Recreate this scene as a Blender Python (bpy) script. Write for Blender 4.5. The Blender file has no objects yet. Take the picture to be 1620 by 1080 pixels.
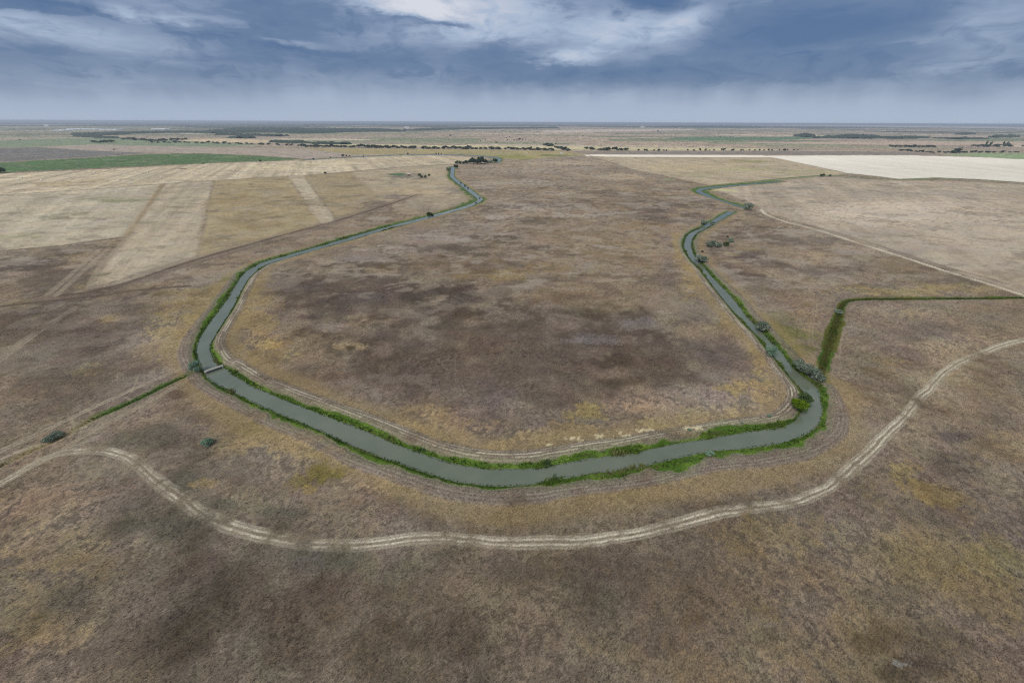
import bpy, bmesh, math, random
import numpy as np
from mathutils import Vector, Matrix

sc = bpy.context.scene
col = sc.collection
R = math.radians

# ------------------------------------------------------------------ camera
H = 120.0                       # drone height above the plain, metres
FPX = 600.0                     # focal length in pixels of a 1620 x 1080 frame
PITCH = math.atan(346.75 / FPX)  # below the horizontal
ROLL = math.atan(6.5 / 1620)
cam_data = bpy.data.cameras.new('camera')
cam_data.sensor_width = 36.0
cam_data.lens = FPX / 1620 * 36.0
cam_data.clip_start = 0.5
cam_data.clip_end = 400000.0
cam = bpy.data.objects.new('camera', cam_data)
col.objects.link(cam)
CAM_ROT = Matrix.Rotation(math.pi / 2 - PITCH, 3, 'X') @ Matrix.Rotation(ROLL, 3, 'Z')
cam.matrix_world = Matrix.Translation((0, 0, H)) @ CAM_ROT.to_4x4()
sc.camera = cam

# ------------------------------------------------------------------ exposure
sc.view_settings.view_transform = 'Standard'
sc.view_settings.look = 'None'
sc.view_settings.exposure = 0.75
sc.view_settings.gamma = 1.0
sc.view_settings.use_curve_mapping = False
sc.cycles.max_bounces = 4
sc.cycles.diffuse_bounces = 1
sc.cycles.volume_bounces = 0
sc.cycles.transparent_max_bounces = 8
sc.cycles.use_denoising = False
sc.cycles.pixel_filter_type = 'BLACKMAN_HARRIS'
sc.cycles.filter_width = 1.1

# ------------------------------------------------------------------ sun
SUN_ELEV, SUN_AZ = R(52), R(-135)      # azimuth clockwise from +Y (the view direction)
sun_data = bpy.data.lights.new('sun', 'SUN')
sun_data.energy = 1.5
sun_data.angle = R(30)
sun_data.color = (1.0, 0.93, 0.82)
sun = bpy.data.objects.new('sun', sun_data)
col.objects.link(sun)
sd = Vector((math.sin(SUN_AZ) * math.cos(SUN_ELEV), math.cos(SUN_AZ) * math.cos(SUN_ELEV), math.sin(SUN_ELEV)))
sun.rotation_euler = sd.to_track_quat('Z', 'Y').to_euler()

# ------------------------------------------------------------------ measuring: pixel of the photograph -> ray / point on the plain
M3 = np.array(CAM_ROT)


def ray(px, py):
    p = np.stack([np.asarray(px, float) - 810, 540 - np.asarray(py, float), -FPX * np.ones(np.shape(px))], -1)
    return p @ M3.T


def gp(px, py, z=0.0):
    d = ray(px, py)
    t = (z - H) / np.minimum(d[..., 2], -1e-4)
    return d[..., :2] * t[..., None]


def gpl(pts):
    a = np.array(pts, float)
    return gp(a[:, 0], a[:, 1])


def azel(px, py):
    d = ray(px, py)
    return math.degrees(math.atan2(d[0], d[1])), math.degrees(math.atan2(d[2], math.hypot(d[0], d[1])))


# ------------------------------------------------------------------ world: overcast sky with breaks in the clouds
world = bpy.data.worlds.new('World')
sc.world = world
world.use_nodes = True


class NX:
    """small expression builder for shader nodes"""

    def __init__(s, nt):
        s.nt = nt

    def val(s, inp, v):
        if isinstance(v, (int, float)):
            inp.default_value = v
        else:
            s.nt.links.new(v, inp)

    def m(s, op, a, b=None, c=None):
        n = s.nt.nodes.new('ShaderNodeMath')
        n.operation = op
        for i, v in enumerate((a, b, c)):
            if v is not None:
                s.val(n.inputs[i], v)
        return n.outputs[0]

    def add(s, *a):
        r = a[0]
        for x in a[1:]:
            r = s.m('ADD', r, x)
        return r

    def mul(s, a, b):
        return s.m('MULTIPLY', a, b)

    def sub(s, a, b):
        return s.m('SUBTRACT', a, b)

    def rng(s, v, a, b, c=0.0, d=1.0, smooth=True):
        n = s.nt.nodes.new('ShaderNodeMapRange')
        n.interpolation_type = 'SMOOTHSTEP' if smooth else 'LINEAR'
        s.val(n.inputs[0], v)
        for i, x in enumerate((a, b, c, d)):
            s.val(n.inputs[i + 1], x)
        return n.outputs[0]

    def noise(s, vec, scale, detail=4, rough=0.55, dist=0.0):
        n = s.nt.nodes.new('ShaderNodeTexNoise')
        s.nt.links.new(vec, n.inputs['Vector'])
        n.inputs['Scale'].default_value = scale
        n.inputs['Detail'].default_value = detail
        n.inputs['Roughness'].default_value = rough
        n.inputs['Distortion'].default_value = dist
        return n.outputs['Fac']

    def xyz(s, a, b, c):
        n = s.nt.nodes.new('ShaderNodeCombineXYZ')
        for i, v in enumerate((a, b, c)):
            s.val(n.inputs[i], v)
        return n.outputs[0]

    def ramp(s, fac, stops, interp='LINEAR'):
        n = s.nt.nodes.new('ShaderNodeValToRGB')
        n.color_ramp.interpolation = interp
        e = n.color_ramp.elements
        while len(e) < len(stops):
            e.new(0.5)
        for el, (p, c) in zip(e, stops):
            el.position = p
            el.color = (*c, 1)
        s.val(n.inputs[0], fac)
        return n.outputs[0]

    def mix(s, fac, a, b, blend='MIX'):
        n = s.nt.nodes.new('ShaderNodeMix')
        n.data_type = 'RGBA'
        n.blend_type = blend
        s.val(n.inputs[0], fac)
        for i, v in ((6, a), (7, b)):
            if isinstance(v, tuple):
                n.inputs[i].default_value = (*v, 1)
            else:
                s.nt.links.new(v, n.inputs[i])
        return n.outputs[2]


def lin(c):
    c = np.asarray(c, float) / 255.0
    return np.where(c <= 0.04045, c / 12.92, ((c + 0.055) / 1.055) ** 2.4)


def build_sky():
    nt = world.node_tree
    nt.nodes.clear()
    x = NX(nt)
    tc = nt.nodes.new('ShaderNodeTexCoord')
    sep = nt.nodes.new('ShaderNodeSeparateXYZ')
    nt.links.new(tc.outputs['Generated'], sep.inputs[0])
    dx, dy, dz = sep.outputs
    deg = 180 / math.pi
    az = x.mul(x.m('ARCTAN2', dx, dy), deg)
    el = x.mul(x.m('ARCSINE', dz), deg)
    # cloud space: direction squeezed towards the horizon so that decks lie flat
    vec = x.xyz(dx, dy, x.mul(dz, 4.2))
    n_big = x.noise(vec, 3.1, 5, 0.55, 0.3)
    n_mid = x.noise(vec, 7.0, 7, 0.54, 0.4)
    n_fine = x.noise(vec, 24.0, 7, 0.65, 0.3)
    # the deck's front lies square across the view: height above the horizon measured along it
    elp = x.mul(x.m('ARCTANGENT', x.m('DIVIDE', dz, x.m('MAXIMUM', dy, 0.4))), deg)
    n_lump = x.noise(x.xyz(dx, dy, x.mul(dz, 2.6)), 15.0, 8, 0.6, 0.6)
    azw = x.add(az, x.mul(x.sub(n_mid, 0.5), 9.0), x.mul(x.sub(n_fine, 0.5), 3.0))
    elw = x.add(el, x.mul(x.sub(n_mid, 0.5), 3.0), x.mul(x.sub(n_fine, 0.5), 1.5))
    azs = x.add(az, x.mul(x.sub(n_mid, 0.5), 5.0))
    els = x.add(el, x.mul(x.sub(n_mid, 0.5), 1.6), x.mul(x.sub(n_lump, 0.5), 1.2))
    # the deck: pale under the cloud base at the horizon, slate above
    shafts = x.noise(x.xyz(dx, dy, x.mul(dz, 0.35)), 11.0, 3, 0.5)
    base = x.ramp(x.rng(x.add(elp, x.mul(x.sub(n_mid, 0.5), 1.6), x.mul(x.sub(shafts, 0.5), x.rng(elp, 0.5, 3.0, 0.0, 4.0)), x.mul(x.sub(n_lump, 0.5), x.rng(elp, 2.0, 4.5, 0.0, 2.0))), -1.0, 14.0, 0, 1, False), [
        (0.0, (0.715,) * 3), (0.08, (0.71,) * 3), (0.20, (0.64,) * 3), (0.30, (0.52,) * 3), (0.42, (0.38,) * 3),
        (0.50, (0.34,) * 3), (0.8, (0.38,) * 3), (1.0, (0.50,) * 3)])
    b = x.add(base, x.mul(x.sub(n_big, 0.5), x.rng(el, 1.5, 8, 0.05, 0.42)),
              x.mul(x.sub(n_mid, 0.5), x.rng(el, 1.5, 7, 0.06, 0.40)),
              x.mul(x.sub(n_fine, 0.5), x.rng(el, 1.5, 6, 0.02, 0.18)),
              x.mul(x.rng(n_lump, 0.48, 0.68), x.rng(elp, 3.5, 5.5, 0.0, -0.14)),
              x.rng(el, 13.0, 42.0, 0.0, 0.32))        # the deck thins overhead, as the evenly lit ground shows
    # breaks and thick banks: (px, py, rx, ry, tilt_deg, amount)
    feats = SKY
    for (px, py, rx, ry, tilt, amt) in feats:
        a0, e0 = azel(px, py)
        a1, e1 = azel(px + rx, py)
        a2, e2 = azel(px, py + ry)
        ra, re = abs(a1 - a0), abs(e2 - e0)
        ct, st = math.cos(R(tilt)), math.sin(R(tilt))
        soft = rx >= 100 and ry >= 18
        da = x.sub(azs if soft else azw, a0)
        de = x.sub(els if soft else elw, e0)
        k = ra / re
        de_s = x.mul(de, k)
        u = x.add(x.mul(da, ct / ra), x.mul(de_s, st / ra))
        v = x.add(x.mul(da, -st / ra), x.mul(de_s, ct / ra))
        r = x.m('SQRT', x.add(x.mul(u, u), x.mul(v, v)))
        b = x.add(b, x.rng(r, 1.6, 0.1, 0.0, amt))
    cl = x.ramp(b, [(0.0, tuple(lin((80, 107, 147)))), (0.30, tuple(lin((101, 123, 157)))), (0.50, tuple(lin((134, 151, 179)))),
                    (0.68, tuple(lin((166, 182, 206)))), (0.85, tuple(lin((193, 200, 215)))), (1.0, tuple(lin((216, 219, 228))))])
    sky = nt.nodes.new('ShaderNodeTexSky')
    sky.sky_type = 'NISHITA'
    sky.sun_disc = False
    sky.sun_elevation = SUN_ELEV
    sky.sun_rotation = SUN_AZ
    sky.altitude = 100
    skyc = x.mix(1.0, sky.outputs[0], (0.06, 0.06, 0.06), 'MULTIPLY')
    clc = x.mix(1.0, cl, (SKY_GAIN,) * 3, 'MULTIPLY')
    full = x.mix(0.9, skyc, clc)
    bg = nt.nodes.new('ShaderNodeBackground')
    bg.inputs['Strength'].default_value = 1.0
    nt.links.new(full, bg.inputs['Color'])
    out = nt.nodes.new('ShaderNodeOutputWorld')
    nt.links.new(bg.outputs[0], out.inputs['Surface'])


SKY_GAIN = 0.607
SKY = [
    (750, 22, 140, 44, -4, 0.46), (630, 8, 90, 20, 0, 0.32), (680, 34, 80, 7, 2, -0.34), (735, 40, 30, 5, 0, -0.2), (985, 50, 130, 36, 6, 0.40), (905, 92, 60, 12, 14, 0.36),
    (1040, 4, 50, 24, 0, -0.62), (1085, 30, 40, 30, 0, 0.16), (925, 120, 200, 20, 4, -0.20), (790, 88, 60, 22, 20, -0.14), (620, 70, 110, 18, 0, 0.10),
    (450, 34, 105, 30, -18, -0.16), (335, 30, 120, 10, -27, 0.20), (450, 68, 62, 6, -6, 0.24), (465, 82, 80, 5, 0, -0.20), (330, 58, 60, 6, -10, -0.22),
    (110, 54, 200, 30, 4, 0.24), (60, 12, 130, 8, -14, -0.30), (20, 28, 80, 10, -12, 0.10), (220, 12, 60, 12, -10, 0.14),
    (1290, 48, 190, 44, 0, -0.42), (1300, 76, 120, 8, 5, 0.16), (1440, 66, 60, 8, 10, 0.08), (1560, 40, 110, 55, 14, 0.17), (1480, 102, 160, 12, 3, 0.08), (1570, 96, 80, 10, 0, 0.06),
    (1200, 118, 220, 20, 0, -0.12), (150, 118, 180, 16, 0, 0.06), (360, 120, 160, 20, 0, -0.05), (560, 100, 90, 16, 0, -0.06),
]
build_sky()

# ------------------------------------------------------------------ noise in the plan of the plain
def _hash(ix, iy, seed):
    h = (ix.astype(np.uint32) * np.uint32(374761393) + iy.astype(np.uint32) * np.uint32(668265263)
         + np.uint32((seed * 2246822519 + 3266489917) & 0xffffffff))
    h = (h ^ (h >> np.uint32(13))) * np.uint32(1274126177)
    h = h ^ (h >> np.uint32(16))
    return (h & np.uint32(0xffffff)).astype(np.float32) / np.float32(0xffffff)


def vnoise(x, y, seed):
    fx, fy = np.floor(x), np.floor(y)
    ix, iy = fx.astype(np.int64), fy.astype(np.int64)
    tx, ty = (x - fx).astype(np.float32), (y - fy).astype(np.float32)
    tx = tx * tx * (3 - 2 * tx)
    ty = ty * ty * (3 - 2 * ty)
    a, b = _hash(ix, iy, seed), _hash(ix + 1, iy, seed)
    c, d = _hash(ix, iy + 1, seed), _hash(ix + 1, iy + 1, seed)
    return (a + (b - a) * tx) * (1 - ty) + (c + (d - c) * tx) * ty


def fbm(x, y, wl, seed, octs=4, gain=0.55):
    """fractal noise about 0, roughly -1..1, longest wavelength wl metres"""
    s = np.zeros(len(x), np.float32)
    amp, tot = 1.0, 0.0
    ca, sa = math.cos(0.6 + seed), math.sin(0.6 + seed)
    xr, yr = x * ca - y * sa, x * sa + y * ca
    for o in range(octs):
        f = (2.03 ** o) / wl
        s += amp * (vnoise(xr * f + 17.3 * o, yr * f - 9.1 * o, seed * 31 + o) * 2 - 1)
        tot += amp
        amp *= gain
    return s / tot * 1.7


def sstep(a, b, v):
    t = np.clip((v - a) / (b - a), 0, 1)
    return t * t * (3 - 2 * t)


def spline(P, step):
    """Catmull-Rom through the points of P (n, k), resampled about every `step` metres (n2, k) plus station number"""
    P = np.asarray(P, float)
    Q = np.vstack([2 * P[0] - P[1], P, 2 * P[-1] - P[-2]])
    out, st = [], []
    for i in range(1, len(Q) - 2):
        n = max(2, int(np.linalg.norm(Q[i + 1, :2] - Q[i, :2]) / step) + 1)
        t = np.linspace(0, 1, n, endpoint=False)[:, None]
        a, b, c, d = Q[i - 1], Q[i], Q[i + 1], Q[i + 2]
        out.append(0.5 * (2 * b + (c - a) * t + (2 * a - 5 * b + 4 * c - d) * t ** 2 + (3 * b - a - 3 * c + d) * t ** 3))
        st.append(i - 1 + t[:, 0])
    out.append(P[-1:])
    st.append(np.array([len(P) - 1.0]))
    return np.vstack(out), np.concatenate(st)


def line_dist(X, Y, L, rmax, par=None):
    """distance to polyline L for points within rmax (else 1e9), signed side (+ = left of travel) and parameter there"""
    d = np.full(len(X), 1e9)
    side = np.zeros(len(X))
    pr = np.zeros(len(X))
    if par is None:
        seg = np.linalg.norm(np.diff(L, axis=0), axis=1)
        par = np.concatenate([[0], np.cumsum(seg)])
    order = np.argsort(Y, kind='stable')
    Ys = Y[order]
    for i in range(len(L) - 1):
        a, b = L[i], L[i + 1]
        lo = np.searchsorted(Ys, min(a[1], b[1]) - rmax)
        hi = np.searchsorted(Ys, max(a[1], b[1]) + rmax)
        idx = order[lo:hi]
        xs = X[idx]
        idx = idx[(xs > min(a[0], b[0]) - rmax) & (xs < max(a[0], b[0]) + rmax)]
        if not len(idx):
            continue
        ex, ey = b - a
        px, py = X[idx] - a[0], Y[idx] - a[1]
        t = np.clip((px * ex + py * ey) / (ex * ex + ey * ey + 1e-12), 0, 1)
        dd = np.hypot(px - t * ex, py - t * ey)
        k = dd < d[idx]
        ii = idx[k]
        d[ii] = dd[k]
        side[ii] = np.sign(ex * py - ey * px)[k]
        pr[ii] = (par[i] + t * (par[i + 1] - par[i]))[k]
    return d, side, pr


def in_poly(X, Y, P):
    """signed distance to polygon P (negative inside)"""
    inside = np.zeros(len(X), bool)
    d2 = np.full(len(X), 1e18)
    n = len(P)
    for i in range(n):
        a, b = P[i], P[(i + 1) % n]
        ex, ey = b - a
        px, py = X - a[0], Y - a[1]
        t = np.clip((px * ex + py * ey) / (ex * ex + ey * ey + 1e-12), 0, 1)
        d2 = np.minimum(d2, (px - t * ex) ** 2 + (py - t * ey) ** 2)
        c = (a[1] > Y) != (b[1] > Y)
        inside ^= c & (X < (b[0] - a[0]) * (Y - a[1]) / (b[1] - a[1] + 1e-30) + a[0])
    return np.sqrt(d2) * np.where(inside, -1, 1)


# ------------------------------------------------------------------ survey of the place (measured on the photograph, turned into metres)
# canal: stations with outer bank (A) and inner, island-side bank (B)
CANAL = [((714, 264), (720, 264)), ((712, 276), (718, 275)), ((716, 283), (721, 281.5)), ((735, 298), (739, 295)),
         ((752, 311), (757, 308.5)), ((755.5, 315), (763.5, 314.5)), ((750, 319.8), (756, 321)), ((735, 325.5), (737, 328.5)),
         ((700, 335.5), (701, 339)), ((660, 346), (660, 349.7)), ((610, 358.5), (610, 363)), ((560, 372.6), (561, 377.5)),
         ((510, 387), (511, 391.5)), ((464, 400), (468, 404)), ((418, 413), (428, 416)), ((399, 422), (413, 423.5)),
         ((384, 432.6), (395, 438)), ((369, 455), (382, 459)), ((350, 484), (367, 488)), ((336, 502), (353, 509)),
         ((317, 530), (337, 535)), ((310, 550), (332, 549)), ((313, 568), (338, 567)), ((322, 587), (348, 578)),
         ((330, 598), (360, 583)), ((348, 609), (370, 591)), ((383, 626), (398, 609)), ((409, 639), (422, 618.5)),
         ((440, 652), (446, 629)), ((505, 679), (509, 653.5)), ((570, 709), (575, 678.5)), ((640, 734), (645, 707.5)),
         ((705, 755.3), (710, 729)), ((770, 766.3), (772, 739)), ((840, 764.4), (838, 739)), ((880, 756), (878, 733.4)),
         ((940, 747), (938, 723)), ((1000, 738.8), (998, 714.3)), ((1060, 725), (1058, 701.5)), ((1120, 713), (1118, 692)),
         ((1180, 707), (1176, 682)), ((1240, 698), (1232, 674)), ((1264, 690), (1254, 666)), ((1285, 680), (1264, 656)),
         ((1298, 666), (1271, 645)), ((1302, 647), (1274, 632)), ((1300, 632), (1270, 617)), ((1294, 613), (1262, 608)),
         ((1275, 597), (1246, 589.6)), ((1254.8, 578), (1228, 567)), ((1243, 563), (1216, 553)), ((1229.6, 548), (1207, 541)),
         ((1209, 526), (1191, 523)), ((1182, 498), (1166, 498)), ((1167.4, 480), (1149, 478)), ((1153, 463), (1139, 466)),
         ((1129, 439), (1119, 440)), ((1115.6, 423), (1107, 424)), ((1104, 410), (1094, 411)), ((1097, 398), (1086, 399)),
         ((1094, 385), (1082, 386)), ((1101, 370), (1089, 370)), ((1119, 360), (1107, 360)), ((1131, 352.5), (1123, 351)),
         ((1149, 342), (1141, 340)), ((1164, 334.5), (1153, 333.8))]
CANAL_EAST = [((1179, 329.3), (1180, 327.7)), ((1150, 320.8), (1151, 319.2)), ((1130, 314.2), (1131, 312.6)), ((1114, 309), (1121, 307.5)),
              ((1103, 304), (1112, 304)), ((1102, 301), (1110, 301.3)), ((1108, 297.8), (1116, 299)), ((1125, 295.6), (1126, 297.4)),
              ((1145, 293.8), (1146, 295.5)), ((1180, 291.2), (1180, 292.5)), ((1235, 286.4), (1235, 287.4))]
CANAL_FAR = [((783, 257.5), (787, 257.5)), ((788, 254), (792, 254)), ((786, 251), (791.5, 250.6)), ((776, 248.8), (778, 247.8)),
             ((740, 246.1), (740, 245.2)), ((700, 245.1), (700, 244.3)), ((640, 245.6), (640, 244.8)), ((560, 249), (560, 248.2)),
             ((480, 253.9), (480, 253.1))]


def banks(pairs, step):
    a = np.array(pairs, float)
    P = np.hstack([gp(a[:, 0, 0], a[:, 0, 1]), gp(a[:, 1, 0], a[:, 1, 1])])
    S, st = spline(P, step)
    return S[:, :2], S[:, 2:], st


CA, CB, CST = banks(CANAL, 2.0)
EA, EB, EST = banks(CANAL_EAST, 4.0)
FA, FB, FST = banks(CANAL_FAR, 12.0)

T = lambda *p: spline(gpl(p), 4.0)[0]
TRACK_FRONT = T((-40, 790), (0, 765), (30, 748), (60, 730), (95, 717), (125, 712.5), (155, 711.5), (185, 716), (210, 727), (235, 748),
                (260, 772), (290, 793), (325, 814), (365, 833), (410, 847), (460, 855), (510, 860), (560, 861), (620, 857), (690, 851),
                (740, 853), (800, 858), (860, 859), (920, 856), (980, 848), (1040, 836), (1090, 824), (1130, 812), (1170, 804),
                (1220, 799), (1260, 791), (1300, 773), (1340, 748), (1370, 722), (1395, 695), (1420, 668), (1445, 640), (1465, 620),
                (1490, 592), (1520, 573), (1560, 556), (1600, 542), (1650, 530))
TRACK_EAST = T((1204, 331), (1212, 339), (1240, 350), (1290, 363), (1350, 382), (1420, 404), (1500, 430), (1560, 448), (1640, 474))
TRACK_NORTH = T((880, 238), (920, 243), (960, 255), (990, 268), (1020, 278), (1060, 290), (1100, 303), (1127, 310.5))
ROAD_WEST = T((-60, 313), (0, 309), (60, 305), (150, 299), (240, 292), (330, 286), (420, 281), (510, 275), (640, 264), (720, 259.5))
ROAD_MID = T((90, 468), (140, 462), (200, 447), (310, 411), (400, 385), (470, 366), (540, 347), (610, 325), (660, 308))
ROAD_MID_B = T((-60, 402), (0, 397), (100, 388), (150, 381), (195, 376))
ROAD_MID_C = T((-40, 490), (40, 480), (140, 470), (230, 458), (300, 452))
TRACK_WEST = T((-30, 588), (0, 570), (60, 525), (100, 500), (130, 480), (165, 460))
DITCH_WEST = T((300, 591), (270, 604), (240, 619), (205, 636), (150, 660), (100, 688), (40, 716), (-20, 745))
DTRACK_A = T((292, 580), (240, 603), (160, 638), (80, 676), (0, 712), (-30, 727))
DTRACK_B = T((290, 605), (240, 632), (190, 660), (130, 692), (85, 720), (40, 742))
DITCH_EAST = T((1297, 606), (1303, 575), (1315, 535), (1326, 503), (1332, 484), (1342, 475.5), (1370, 472.5), (1420, 472), (1500, 471.5), (1560, 471), (1640, 470))
DITCH_NE = T((1120, 294), (1200, 286.5), (1260, 280.5), (1300, 278), (1350, 279.5), (1400, 283), (1425, 284), (1480, 282), (1540, 284), (1640, 290))

# along-canal cross-section: station, A green, A strip end, B green, B strip end (metres from the water)
XS = np.array([
    (0, 6, 6, 2.5, 2.5), (4, 9, 9, 2, 2), (6, 12, 12, 6, 6), (8, 6, 6, 2.5, 2.5), (12, 5.5, 5.5, 2.2, 3), (14, 4, 5, 1.6, 6), (17, 4, 8, 1.3, 6.5),
    (20, 2.4, 9, 1.2, 7), (21.5, 1.6, 9, 2.6, 8), (23, 1.5, 7, 1.3, 8.5), (26, 2.0, 8, 2.4, 9), (28, 3.2, 9, 2.6, 9),
    (31, 1.8, 9, 2.6, 9), (34, 2.2, 9, 2.2, 9), (37, 4.0, 10, 2.8, 8.5), (40, 4.8, 11, 3.2, 8), (43, 3.0, 10, 1.2, 8), (46, 2.8, 9.5, 1.2, 7.5),
    (48, 3.5, 7, 1.3, 7), (54, 3.0, 8, 1.4, 7), (58, 2.2, 6, 1.6, 6), (61, 2.6, 6, 2.8, 6), (65, 2.2, 5, 2.2, 5)])

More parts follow.
